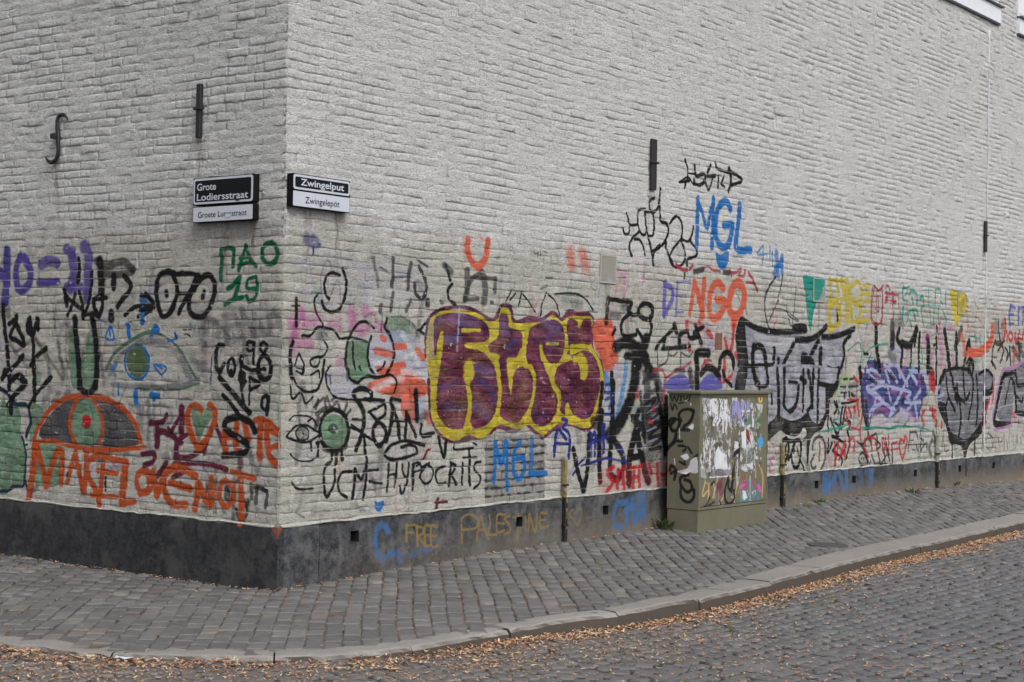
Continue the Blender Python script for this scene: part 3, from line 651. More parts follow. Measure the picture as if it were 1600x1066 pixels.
RIGHT2 = f"""
=J
k 12: 582,90 602,180 580,285; 540,245 600,210 640,262; 600,182 650,188; 720,228 745,300 768,220; 810,200 812,282; 850,200 832,255 855,275
k 18: 545,245 610,235; 650,130 658,200 712,185 720,230 690,262 650,255 645,225; 885,150 895,200 898,255; 885,165 975,230 900,268 880,310; 760,125 735,200 790,200; 795,110 805,150 880,178
k 14: 170,460 178,500 195,540 250,540; 190,545 185,595 155,605 145,565; 300,430 258,440 248,510 262,590 295,610 310,570; 300,430 302,500 318,620 345,740 356,822; 310,450 350,460 362,540 350,612 320,615; 365,355 335,370 332,430 360,455; 405,290 402,360 385,430 350,450; 402,400 405,510 445,530 462,580 440,650 400,695 345,725; 400,680 365,720 350,780; 470,530 520,480 558,540 552,630 500,700 470,760 490,820 530,832 575,790 575,720 550,650; 440,645 450,720 495,812; 550,640 600,655 625,610 632,550; 612,655 655,710 655,755 595,780 592,820; 252,590 205,640 188,700 205,755; 225,640 260,645 285,690 295,750
bl 27: 668,355 662,500 658,690; 778,360 772,520 762,695
bl 22: 672,385 700,470 728,560 752,470 772,380
bl 34: 895,430 862,378 815,420 790,530 800,650 850,700 885,650 905,545 850,545
bl 32: 958,400 948,520 930,700 1035,715
F bl: 790,732 825,748 875,725 878,790 838,855 800,812
bl 10@.8: 1122,680 1080,745 1150,745; 1122,700 1115,805; 1170,690 1168,780; 1185,735 1185,825
bl 26@.8: 1212,730 1222,890; 1252,760 1250,870; 1200,830 1250,820; 1195,880 1250,780
pk 14@.6: 90,858 180,855; 152,900 150,1040; 290,800 280,940; 100,880 180,880; 260,940 300,935
cr 20@.9: 515,815 560,850 605,852 630,820
cr 14@.85: 700,840 740,830 770,855 820,860; 890,870 930,870 965,848 950,890 985,895 995,855; 1015,870 1050,930 1080,1000; 1000,940 1050,945 1082,1000; 885,850 900,890
k2 34@.9: 645,865 700,850; 850,868 880,872
k 10: 575,875 575,912
k2 10@.8: 1205,900 1160,970 1130,1066; 1255,890 1245,960
=K
li 26@.9: 530,10 522,120 522,240; 520,10 575,50 580,110 555,170 522,235
li 16@.75: 612,0 608,120 602,240; 610,100 670,95; 602,215 652,210; 610,5 700,0; 700,-10 705,20
co 26: 730,0 715,110 700,225
co 34: 735,20 765,130 790,240; 798,-5 790,100 780,235
co 36: 932,50 885,8 842,80 835,190 862,258 915,220 945,145 885,128
co 40: 1032,8 985,70 970,180 1005,240 1055,200 1078,80 1032,8; 1010,250 1000,300
rd 12@.6: 660,270 760,300
rd 28@.85: 680,290 680,335; 765,285 775,330; 830,355 850,385; 690,440 700,470
cr 60@.3: 780,300 830,350
F co @.95: 40,290 150,270 165,330 185,420 205,520 170,595 110,622 90,540 35,430
k 28: 132,120 125,200 120,285; 132,125 180,125 225,140; 235,135 290,150 270,200
k2 40@.7: 235,180 280,200; 150,230 210,240
k 26: 270,215 310,235 345,225; 385,150 345,190 352,235 400,262 440,235 435,180 385,150
k 22: 280,225 232,270 225,340 255,382 330,370; 425,270 435,320 420,380 390,410; 340,340 370,390; 182,330 168,362
F lw @.5: 110,640 190,590 270,560 280,650 255,850 180,990 130,960 105,800
lb 26@.8: 262,560 250,700 215,850 195,950; 345,640 335,720; 120,640 150,760
nv 18@.8: 120,720 180,710 165,780; 120,820 170,800 140,880; 110,920 160,925; 110,1000 118,1066
F lm @.5: 300,850 375,800 375,960 300,1060 240,1000
lb 24@.5: 320,880 360,960
k 62: 190,455 250,425 310,445 350,520 350,570
k 56: 400,400 380,480 400,560 435,640; 260,520 330,520
k 40: 345,450 400,520
k 72: 330,570 320,700 280,850 215,980 150,1066
k 28: 160,640 165,800 170,1066; 95,900 92,1066
k2 50@.8: 400,640 410,780 400,900 430,1066; 460,640 500,800 520,960 530,1066
k2 26@.8: 380,700 450,650 480,740 390,800 480,850 400,930 500,1000 400,1040
k 34: 350,900 330,960 370,1010 380,1066
cr 16@.8: 450,625 510,615 530,680 520,760; 340,740 345,800; 530,760 500,880; 420,960 440,970
k 30: 590,305 600,350
k 20: 590,320 530,385 480,440 465,470; 530,395 515,465
k 30: 510,468 600,462 700,450
k 26: 620,372 622,425; 630,362 680,350 700,392 755,385; 730,355 795,315; 740,310 780,430
k 10@.8: 475,470 480,600; 555,480 540,550 490,592; 635,480 635,590; 560,510 585,515 610,490; 640,492 690,522 722,490
rd 22@.9: 1000,310 995,400 978,490; 940,400 955,470; 1015,500 1030,560 1000,640 960,685; 940,545 935,690; 1025,600 1010,690
F li: 530,745 560,675 640,640 695,680 712,745
F li: 768,745 795,675 850,640 905,675 918,745
cr 16@.85: 540,670 600,620 650,600 705,560; 705,640 700,700; 780,600 800,560; 800,560 900,620 915,700; 800,545 850,550
k2 34@.8: 600,620 660,620; 700,620 720,720
k 36: 780,640 820,600 870,615 905,660
k 38: 752,740 748,600 750,500 830,498
k 26: 905,600 915,530 955,492 995,530 1002,600
k 18: 930,620 945,680 990,725
=M
F si: 100,530 300,600 590,605 520,655 700,655 780,620 905,630 905,850 870,900 870,1080 60,1080 100,700
F wp @.5: 200,620 500,640 600,700 300,720
k2 12@.85: 365,165 310,250 285,300 275,400 288,500 312,590
k2 8@.8: 405,230 375,370 312,512; 418,150 400,270; 525,240 512,400 492,555; 450,395 460,470 540,520; 340,420 430,430 550,515; 465,500 485,560
F te: 580,168 640,162 745,180 735,260 690,370 660,480 635,605 612,450 600,330
te 40@.8: 590,185 640,185
ye 28@.9: 792,190 800,300 785,420 795,560; 850,195 862,300; 885,195 912,330; 800,195 900,200; 800,560 870,540; 870,400 870,520; 800,395 850,370 865,520; 800,340 900,345
ye 50@.85: 925,210 930,340 930,500
ye 26@.9: 1005,212 960,250 955,330 1010,372 1045,315 1035,235 1005,212; 1060,238 1112,235; 1060,300 1112,298; 1060,370 1112,362; 1050,440 1110,440; 1045,515 1112,508; 1090,235 1100,360; 960,390 975,510; 1000,380 1040,400 1030,510; 790,600 830,572; 1022,500 1022,548; 960,520 1040,520
k 14: 850,455 855,515
cr 8@.9: 1150,235 1175,265 1200,270 1225,235; 1150,235 1132,350 1125,480 1160,540 1200,520 1215,400 1215,230; 1242,232 1272,260 1265,320; 1150,420 1180,440 1180,320; 1150,320 1200,320
cr 14@.8: 1240,300 1320,310; 1250,350 1320,360; 1250,290 1250,370
k 40: 95,505 200,570 320,600 450,605 590,592
F k: 500,545 600,540 605,615 520,612
k 38: 530,668 640,660 720,612 765,560; 740,645 830,640 920,612 990,580
k 22: 962,625 905,700 912,790 890,890; 780,880 830,898 885,890
F k: 60,530 90,480 115,530 130,700 145,860 110,1080 35,1080 60,860 40,640
k 34: 185,720 180,850 195,960 240,1045; 185,725 245,722 278,800 290,1045
k 32: 110,880 240,868 340,865
k 26: 352,740 345,900; 385,822 386,842; 385,900 388,1080; 510,700 460,790 425,870 440,960 440,1080; 430,880 500,890 480,930
k 26: 705,675 650,770 620,860; 480,1000 550,992
k 42: 582,800 590,880 650,850 655,880; 600,800 650,870
k 34: 580,920 555,1080; 645,900 675,1080
k 38: 722,750 720,880 728,1080
k 32: 720,1005 800,1002; 865,900 862,1010 800,1040
cr 12@.5: 540,790 560,780; 500,940 540,850
te 8@.8: 940,750 1030,690 1050,830; 1060,830 1120,730 1260,700
pk 12@.5: 935,790 1000,790; 990,660 1000,690
k 26: 1065,778 1095,776
co 10@.7: 1075,690 1100,730
=N
F si: 85,-20 700,-20 685,100 605,150 595,350 560,425 500,435 440,385 300,408 180,400 90,455
k 24: 92,-10 98,100 60,130 0,108
k 30: 182,-10 188,200 190,390
k 16: 130,180 132,272
k 26: 242,-10 240,150 235,290 270,340 320,310 350,240 362,130; 280,90 350,95
k 22: 400,-10 402,150 398,330; 530,-10 525,200 522,420
k 24: 440,0 460,100 475,270 440,330; 482,-10 480,300
k 34: 540,108 660,128; 380,60 420,90
k 28: 600,150 598,350 560,430; 700,-10 690,90 640,150
F si @.8: 230,310 290,370 330,385 300,400 240,370
cr 14@.5: 350,290 380,330
F k: 90,460 150,400 185,360 240,395 300,412 380,390 440,345 480,420 540,435 600,345 590,420 560,480 500,520 470,560 455,620 440,790 428,700 430,560 410,470 370,520 320,545 240,520 200,498 140,550 90,582
F k: 600,150 700,90 680,180 640,220 605,230
k 20: 228,585 255,560 275,620 270,700 238,765; 230,572 300,585 370,580 378,680 365,770 335,805 310,770 300,680 325,600; 250,620 250,690; 290,700 275,740
k 12: 320,600 320,680; 345,640 358,700; 375,740 400,800 420,865
br 16@.9: 480,650 490,580 535,545 575,590 585,690 570,770 540,840; 495,700 468,760 480,810 505,800; 395,580 430,545
gd 14: 540,600 535,740
k 14: 612,570 602,680 640,600; 645,540 700,580 650,660 720,720 715,780; 770,500 782,580 762,720; 700,570 750,620 720,700; 620,250 612,400 610,500; 660,250 682,320 660,360; 630,390 690,520 730,300; 750,300 740,400 792,430 765,510; 680,250 700,350; 720,480 740,380; 660,420 720,480; 640,540 700,545
k 22: 645,545 690,560; 650,660 680,690
rd 16@.85: 692,590 680,680 658,780; 695,620 740,700; 742,580 752,740; 782,570 780,650; 782,570 820,560 820,660; 662,600 665,780; 700,740 740,600
te 14@.9: 530,515 620,492 750,458; 760,480 800,488; 885,470 1000,472 1140,482 1180,460 1279,458
te 8@.7: 700,250 695,400 700,500; 690,380 620,490
F lm @.7: 715,20 800,15 790,100 740,130 690,230 650,205 690,140
k 18@.9: 740,70 770,65; 790,70 820,60; 710,130 760,130; 780,132 850,125; 715,180 760,180; 745,190 742,220; 780,180 785,210; 800,190 825,212
k 16: 720,270 790,262 858,240
rd 18@.9: 862,0 905,55 885,160 880,250; 820,50 850,92; 752,300 765,395; 780,310 800,380; 850,250 860,370; 820,300 830,330; 885,200 930,250; 910,100 905,200; 770,240 860,235; 950,240 920,290
rd 12@.9: 890,360 872,460 875,560 905,640 945,720; 760,410 800,470 870,490
k 32: 870,-20 885,150 900,330 930,460; 930,460 950,380 930,300
=O
F nb: 20,790 60,760 150,785 250,800 370,815 470,830 505,930 495,1080 5,1080
=P
F nb: 10,60 100,60 200,80 330,70 440,110 450,300 430,400 410,470 350,420 300,380 240,430 180,455 130,425 60,435 15,400 5,200
pk 22@.6: 60,430 130,380 200,440; 300,390 360,440 410,470; 40,60 80,110; 110,50 150,80; 230,60 300,90; 100,130 120,180; 200,240 240,270; 60,250 80,340; 420,150 430,260; 270,260 310,290; 100,340 150,300
vi 60@.3: 60,450 200,470 380,440; 10,300 20,400
lw 20: 20,70 50,140 100,170 150,180 60,240 20,230
lw 18: 60,200 200,212 280,240; 150,55 190,90 250,180; 190,180 160,100; 250,60 300,150 330,200; 380,60 350,120 260,300 170,485; 360,110 400,190; 370,95 450,110 488,150 482,240; 210,232 290,238 355,262 325,300 352,330 310,330; 50,250 110,290 130,340 50,390 30,500; 130,330 220,390; 215,410 260,375 330,440; 380,310 400,420 405,520; 430,240 380,320 430,330; 150,330 30,250; 300,420 340,380 370,340
lw 12: 170,200 200,320; 90,300 60,420; 20,210 90,190
k 22@.8: 80,20 90,60; 40,150 90,190; 200,120 230,160; 300,300 290,330; 10,330 20,440 30,510; 240,370 260,380
=O
lw 20: 20,860 60,840 130,880; 200,820 230,780 210,700 240,660 290,700 280,790 230,800; 290,820 300,900; 380,840 470,870
k 34: 100,480 105,650 130,850
k 46@.8: 235,460 232,630; 240,560 235,640
k 50@.6: 215,700 250,760; 260,460 300,440
k 28: 295,500 275,580 318,660 308,810
k 36: 320,620 380,640 425,560 440,500
k 18: 402,640 388,820; 440,560 425,640
k 22: 468,540 462,680 460,850
k 38: 532,580 538,700 535,850; 560,850 575,880
k 14: 612,480 612,520; 580,640 610,625
k 18: 606,570 605,780 602,960
k 32: 675,520 690,630 712,820
k 26: 768,545 770,700 772,820
k 34@.8: 812,500 790,560 760,650
k 24: 870,600 848,690 830,800; 872,600 885,700 905,820
k2 20@.7: 920,560 930,600
pk 34@.5: 560,480 600,490; 690,490 750,490; 630,510 650,700; 500,600 510,620; 570,700 560,760; 370,700 350,800; 740,740 745,800; 660,700 640,800; 500,550 560,560
te 10@.8: 60,700 40,760; 60,660 130,630 200,622; 480,650 490,770 460,800; 560,560 600,545; 870,560 960,580; 930,740 930,800; 965,560 965,620; 1010,700 1040,680
te 30@.4: 900,760 960,770; 380,850 400,830
F rd @.85: 540,900 590,900 590,1000 550,1000
cr 8@.9: 80,140 120,182 160,148; 75,150 60,250 60,430 100,465 140,440 152,300 155,150; 110,190 105,300 115,350; 185,165 205,138 222,180; 240,300 245,440; 290,240 292,330; 130,430 150,480
cr 16@.85: 180,205 290,222; 185,245 180,280; 235,262 260,285; 240,200 245,290
te 16@.85: 330,150 322,200 332,260; 330,160 380,150; 335,265 365,270; 378,215 400,180 440,215 445,285; 400,240 410,292; 330,320 322,420; 350,380 400,350 440,345 452,385; 385,430 400,485; 470,250 490,230 500,300 480,330; 345,220 360,200; 360,440 380,360; 410,340 430,420
te 10@.8: 490,180 580,180; 542,170 545,300; 600,175 640,180 642,240; 682,200 680,300; 480,340 500,470; 550,320 560,460; 622,330 632,470; 660,350 690,440; 520,478 600,462; 640,270 660,300; 500,300 640,310; 600,190 600,300; 590,340 580,460
F ye: 715,190 775,188 852,225 850,330 800,412 768,490 740,390
cr 8@.7: 922,300 950,340; 925,400 960,425; 965,430 992,485; 950,360 990,360
li 20@.85: 1222,310 1215,390 1218,470; 1222,308 1262,328; 1220,385 1250,382; 1218,462 1252,458; 1290,330 1290,455; 1290,330 1335,320; 1330,330 1325,450
co 42: 870,702 960,692 1030,640 1068,570 1072,490
co 30@.8: 812,560 830,640 835,710; 1150,470 1180,480
k2 40@.5: 1100,460 1105,520; 1160,460 1150,510
k 14@.9: 1120,440 1125,530 1135,590; 1095,600 1070,680 1070,800; 1100,630 1130,635 1175,600; 1080,740 1110,740; 1120,680 1150,640 1165,700 1140,780; 1180,660 1200,700 1190,760 1215,700; 1215,650 1222,800; 1060,770 1100,830
k2 26@.8: 1100,610 1160,615; 1270,620 1332,640; 1290,600 1300,720; 1300,660 1340,740; 1240,660 1300,760
rd 14@.9: 1178,420 1182,500 1160,600; 1190,520 1195,600; 1215,530 1205,570 1225,600 1245,565 1225,530; 1265,540 1262,600 1290,580; 1300,520 1290,570 1332,600; 1332,510 1325,580
rd 30@.7: 1270,670 1250,740 1250,820
F lm @.7: 1325,590 1345,600 1345,700 1330,680
=P
F sd: 605,110 700,90 820,90 860,95 960,100 985,170 960,250 905,290 900,480 830,560 770,612 720,592 660,565 620,450 590,330 570,200
F sd: 1010,445 1040,300 1062,130 1140,95 1230,20 1230,405 1150,395 1142,262 1110,475
wh 6@.6: 590,270 900,265; 620,330 820,335; 590,180 900,182; 620,580 760,560; 600,230 780,232; 640,480 860,470; 1040,270 1211,262; 1030,370 1211,330; 1050,160 1211,150
k 24: 610,100 575,190 568,300 590,370
F k: 560,345 620,350 632,470 665,560 720,590 770,612 830,560 900,470 890,560 860,600 800,650 775,720 762,790 745,680 700,650 650,645 620,520 585,430
k 12: 665,640 666,750; 840,600 835,740; 900,430 900,500; 762,780 760,880
k 22: 600,102 700,75 800,85
k 16: 622,130 638,270 692,400; 652,90 672,180 690,260 705,340; 750,90 758,220 772,310 800,260; 800,90 825,180 818,300 792,460; 720,290 735,430 722,585; 850,130 862,300 850,500; 640,300 620,380 632,470; 705,200 720,300 770,330
k 30: 700,240 705,320; 800,20 795,90
k 14: 775,40 800,10 830,60 820,120; 870,120 930,90 980,140
k 24: 910,265 962,250 985,160
F k: 905,330 945,310 930,380 905,400
rd 14@.9: 950,310 930,390 912,490; 925,480 912,500; 985,180 975,330
rd 40@.8: 515,130 530,225
rd 16@.85: 460,400 440,430 450,490; 500,380 545,400 520,430 550,470 545,520; 590,490 590,520; 520,375 520,430
lw 14@.8: 575,210 550,250 560,290 600,270; 500,440 500,540; 545,320 590,320
te 12@.9: 0,532 90,522 200,537 225,515 400,522 490,542
k 10@.8: 350,555 345,622; 350,560 395,560 410,612; 430,555 425,600 450,622; 350,622 380,620; 340,640 335,700; 365,690 390,695; 395,650 410,702; 430,650 430,700; 430,700 470,640 475,690; 330,655 480,650
k2 20@.7: 520,560 540,590; 515,620 490,680 505,735; 540,600 545,720
k 8@.65: 560,620 568,742; 600,590 612,700 642,690; 590,690 590,640; 680,690 710,680; 800,690 830,695 830,660; 900,580 895,692; 925,520 960,520; 940,570 975,610 962,690 930,680; 990,580 992,692; 1015,600 1020,660; 1060,580 1062,700; 1100,580 1100,640; 1130,590 1135,650; 1160,580 1165,640; 1190,600 1192,640; 1140,485 1211,495; 1170,470 1175,490; 1035,640 1050,600; 1080,620 1090,690
k2 12@.6: 300,520 340,460; 440,540 460,500
k 26: 988,440 1020,300 1060,135 1140,95
F k: 978,440 1000,470 1112,482 1085,520 990,522
F k: 1150,395 1230,405 1230,440 1150,428
k 10: 1112,150 1070,350; 1112,150 1130,160 1130,200; 1140,260 1190,330 1200,300
k 16: 1150,90 1155,150 1165,205 1230,195; 1138,180 1150,300 1155,400
p2 14: 975,440 1000,300 1040,130 1060,85 1140,72 1230,0; 985,545 1100,512 1118,490; 985,140 985,200
pk 50@.35: 1130,440 1140,450
rd 16@.6: 1130,420 1140,450
=N
k 14@.9: 845,590 890,610 930,560; 870,600 905,660 935,760; 890,680 862,730 890,790 930,790 935,730 890,680; 940,560 1000,520; 935,510 960,600
br 8: 880,730 885,735; 900,730 905,735
rd 14@.9: 912,560 915,680; 960,550 972,655; 930,540 1000,565; 1000,600 1022,690; 1050,560 1062,680; 1060,560 1100,690; 1112,540 1112,700; 1140,602 1182,592; 1130,662 1192,645; 1225,740 1200,640 1205,580 1225,575 1235,590 1250,540 1262,600 1225,735
k 12@.9: 1000,570 1040,620 1010,650; 970,700 1000,790; 1022,680 1042,800; 1080,560 1120,750; 1070,640 1080,792; 1140,620 1142,780; 1000,765 1140,772; 1010,540 1015,620; 960,750 950,790; 1090,700 1040,790
pk 12@.8: 150,710 125,740 160,720; 125,740 140,780; 80,830 110,825; 130,835 160,820; 120,790 120,840; 85,720 90,725
F bm @.75: 548,860 590,830 615,880 610,1000 550,1035
bm 26@.7: 655,850 645,1000; 690,850 720,980; 740,830 750,960; 600,960 640,900; 820,860 790,1000; 870,830 880,960; 905,840 960,800; 960,830 955,950; 580,840 600,820
bm 18@.6: 750,800 755,840; 690,800 690,850; 920,860 950,900
k2 34@.4: 432,850 450,1060; 410,840 415,900; 1000,800 1120,830; 920,790 925,870
=S
k2 60@.4: 730,280 790,290; 640,270 640,330
=L
k 26: 95,0 85,150 76,350 76,668
k 36: 330,-10 260,170 180,310 155,420 150,560 160,640 200,660 238,600 240,510 205,430 170,390
k 28: 175,-10 165,200 160,330
F k: 290,220 320,210 350,250 372,320 340,330 310,290
k 42: 325,330 300,430 280,560 280,690; 335,330 355,450 380,560 412,675; 300,510 370,500
F k2 @.75: 380,80 470,60 530,200 545,380 500,470 450,540 400,560 370,380
k 20@.9: 390,150 470,100 420,200 500,180 430,280 520,260 420,370 530,350 420,450 500,440; 360,60 390,400; 470,0 520,300
lw 8@.6: 410,200 490,150; 420,270 500,220; 400,330 470,300; 420,400 480,380
rd 16@.8: 420,260 440,270; 450,170 460,180; 330,70 345,90
k 30: 505,200 530,480; 540,100 545,450
nv 16@.85: 110,60 165,70 160,130; 110,210 170,220; 20,350 20,500; 0,420 140,370; 100,290 98,480; 50,380 50,440; 0,555 90,520 180,525 250,545; 200,440 240,470 262,560; 10,340 60,360
F rd @.28: 90,600 240,560 540,550 545,690 350,720 80,760
rd 22@.9: 175,575 125,620 170,680 125,750; 205,600 200,720; 240,590 245,730; 290,585 370,570; 312,580 308,730; 350,590 352,720; 300,650 350,645; 200,600 240,600; 420,560 430,620; 470,560 480,700; 500,630 540,628; 540,560 535,700
k2 60@.3: 430,600 500,500
bm 30@.7: 240,825 185,830 160,900 170,980 225,995; 252,820 250,960; 290,800 302,960; 290,850 250,880; 340,770 335,900; 372,760 370,900; 300,960 350,880
bm 18@.5: 340,900 345,960; 380,900 375,960
"""
CABF = f"""
=Q
F wp @.75: 300,85 345,80 350,150 330,240 305,200
F wp: 350,110 385,100 430,105 470,108 478,200 470,340 440,345 430,250 400,300 370,290 372,200 350,180
F wp @.9: 340,190 372,180 360,240 342,230
F vi: 492,118 625,122 622,280 560,285 492,280
F wp @.7: 620,130 720,140 712,200 640,190
F wp: 572,185 655,180 655,300 575,300
F dg @.8: 580,198 645,193 645,240 582,245
F gn @.9: 588,250 640,235 630,280 600,300 588,275
F mi: 662,190 700,180 700,250 688,312 655,300
F wp @.85: 305,375 385,375 385,540 375,610 310,615
F wp: 385,480 430,470 470,500 500,590 480,640 420,580 385,580
F g @.8: 360,590 500,595 500,640 350,648
wp 8: 350,650 500,640; 390,585 470,582
F wp @.9: 565,330 600,320 600,455 570,440
F dr: 602,310 620,320 634,400 605,410
F wp @.9: 520,400 550,400 550,445 520,445
F wp @.8: 560,560 660,550 655,600 620,580 600,610 560,590
F mi @.6: 610,440 660,440 660,520 620,540
F ye: 690,92 718,95 716,130 688,128
rd 10: 700,95 705,110
po 8@.85: 318,680 300,780 345,740 330,870; 345,690 340,790; 378,690 385,790; 405,655 385,740 372,790; 485,640 440,790 415,840 430,885; 490,640 500,665; 550,672 528,760 520,840 548,848; 690,560 718,640 712,780 ; 668,580 670,650
F ma @.8: 395,690 440,650 440,790 395,760
k 20: 545,468 520,500 512,640 500,740
k 14: 480,650 455,740 460,810 490,835 518,800 520,740; 500,745 480,720 480,670
k 12@.9: 310,860 330,840 350,790; 340,850 380,820; 420,800 430,860; 360,700 380,680
F cy @.6: 555,680 590,660 650,665 700,720 695,840 640,850 620,810 560,830
rd 26@.8: 590,672 598,720
F wp: 575,740 600,745 610,790 585,810
cr 16@.8: 650,680 672,730
pk 16: 560,720 590,700; 690,710 700,740
wh 6@.7: 630,640 630,900; 540,620 540,700
yx 1: 0,0
""".replace('yx 1: 0,0', '')
CABE = f"""
=Q
k 10: 78,80 92,120 105,85 120,122 135,80; 150,82 150,118; 165,82 180,110 200,82; 205,120 215,80; 78,130 92,182 105,140 125,175; 135,135 170,132
k 20: 150,255 135,215 165,182 215,178 235,205 215,260 170,300 180,320; 235,185 240,195
k 22: 62,290 70,260 100,240 140,260 125,320 92,325 80,290 110,250; 150,320 205,322
k 24: 118,345 105,400 60,445
k 18: 30,500 70,440 110,400 160,400
k 16: 135,430 175,432 185,450 165,468; 200,440 225,480; 140,540 180,560; 235,520 270,490; 190,500 175,540
k 20: 85,565 115,600 105,665; 78,625 118,600; 80,570 72,600
k 22: 200,630 150,650 150,700 190,750 225,730 215,680 175,665
k 20: 152,700 148,760 165,805 205,822 238,790 240,735
g 60@.25: 190,350 260,340
F wp: 145,498 175,500 190,482 205,510 185,530 165,520
F wp: 262,515 262,618 200,610 185,625 150,620 128,605 190,590 210,570 215,535
F wp: 203,305 235,275 232,318
F wp @.9: 215,128 224,140 220,155; 175,115 190,112 188,122
wh 6@.8: 105,520 108,560; 140,310 142,380
"""
# ------------------------------------------------------------------ raster faces
RR = Ras(-.06, 17.0, -.12, 3.95, 220., 'R')
RL = Ras(-.06, 4.6, -.12, 3.4, 280., 'L')
def toR(x, y): return plane_uv(x, y, O + nR * .004, nR, dR)
def toL(x, y): return plane_uv(x, y, O + nL * .004, nL, dL)
def ghosts(ras, n_, tm, seed):
    r = np.random.default_rng(seed)          # faded, overpainted older scribbles under the newer coats
    cols = ['k2', 'g', 'k2', 'pk', 'vi', 'mg', 'si', 'co', 'cr', 'te', 'wp', 'bf', 'g', 'k2']
    for i in range(n_):
        t, z = r.uniform(.1, tm), r.uniform(.6, 2.25); k = int(r.integers(4, 8)); pts = [(t, z)]
        for j in range(k): pts.append((pts[-1][0] + r.uniform(-.12, .16), np.clip(pts[-1][1] + r.uniform(-.28, .28), .5, 2.4)))
        c = COL[cols[int(r.integers(len(cols)))]]
        ras.stroke(np.array(catmull(pts, 6)), (r.uniform(.004, .009) if i % 2 else r.uniform(.008, .022)), c, r.uniform(.2, .62), soft=1.0)
        if i % 3 == 0:
            an = np.sort(r.uniform(0, 2*pi, 8)); ras.fill(np.column_stack([t + .22*np.cos(an)*r.uniform(.5, 1, 8), z + .14*np.sin(an)*r.uniform(.5, 1, 8)]), COL[['wp', 'bf', 'vi', 'wp', 'si'][i % 5]], r.uniform(.12, .32))
ghosts(RL, 64, 3.4, 1); ghosts(RR, 440, 16.5, 2)
paint(RL, LEFT, toL)
paint(RR, RIGHT1 + PIECE + RIGHT2, toR)
for _s, _p in (('L', (315, 216)), ('L', (90, 250)), ('R', (1018, 297)), ('R', (1537, 394)), ('R', (480, 325)), ('R', (530, 334)), ('L', (350, 348)), ('L', (395, 344)), ('R', (948, 443)), ('R', (1278, 472))):
    _t, _z = (toR if _s == 'R' else toL)(*_p)
    for _q in range(5): (RR if _s == 'R' else RL).stroke(np.array([[_t + rng.uniform(-.05, .05), _z], [_t + rng.uniform(-.05, .05), _z - rng.uniform(.15, .5)]]), rng.uniform(.004, .016), (.16, .12, .09), .30, soft=1.4, halo=.3)
# thin runs of paint below some strokes
for ras, n_, tm in ((RR, 420, 16.5), (RL, 120, 4.4)):
    for i in range(n_):
        t = rng.uniform(0.1, tm); z = rng.uniform(.7, 2.0)
        ix = int((t - ras.t0) * ras.res); iz = int((z - ras.z0) * ras.res)
        if ras.A[iz, ix] > .7:
            c = ras.P[iz, ix] / ras.A[iz, ix]
            if c.mean() < .3: ras.stroke(np.array([[t, z], [t + .002, z - rng.uniform(.06, .3)]]), rng.uniform(.002, .004), tuple(c), .6, halo=0)
# chips: spots where the coats have flaked
for ras in (RR, RL):
    fl = np.clip((vnoise(ras.T * 14, ras.Z * 26, 71) + .5 * vnoise(ras.T * 45, ras.Z * 60, 72) - 1.02) * 6, 0, 1)
    ras.A *= (1 - .8 * fl); ras.P *= (1 - .8 * fl)[..., None]
IMG_R = RR.image('paint_right_wall'); IMG_L = RL.image('paint_left_wall')

def paint_layer(n, l, img, base, fac=1.):
    uvn = n.new('ShaderNodeUVMap'); uvn.uv_map = 'UVMap'
    t = n.new('ShaderNodeTexImage'); t.image = img; t.extension = 'CLIP'; t.interpolation = 'Linear'
    l.new(uvn.outputs[0], t.inputs[0])
    inv = math_(n, l, 'SUBTRACT', 1.0, t.outputs['Alpha'])
    # premultiplied "over"
    s = n.new('ShaderNodeVectorMath'); s.operation = 'SCALE'; l.new(base, s.inputs[0]); l.new(inv, s.inputs['Scale'])
    ad = n.new('ShaderNodeVectorMath'); ad.operation = 'ADD'; l.new(s.outputs[0], ad.inputs[0]); l.new(t.outputs['Color'], ad.inputs[1])
    return ad.outputs[0], t.outputs['Alpha']

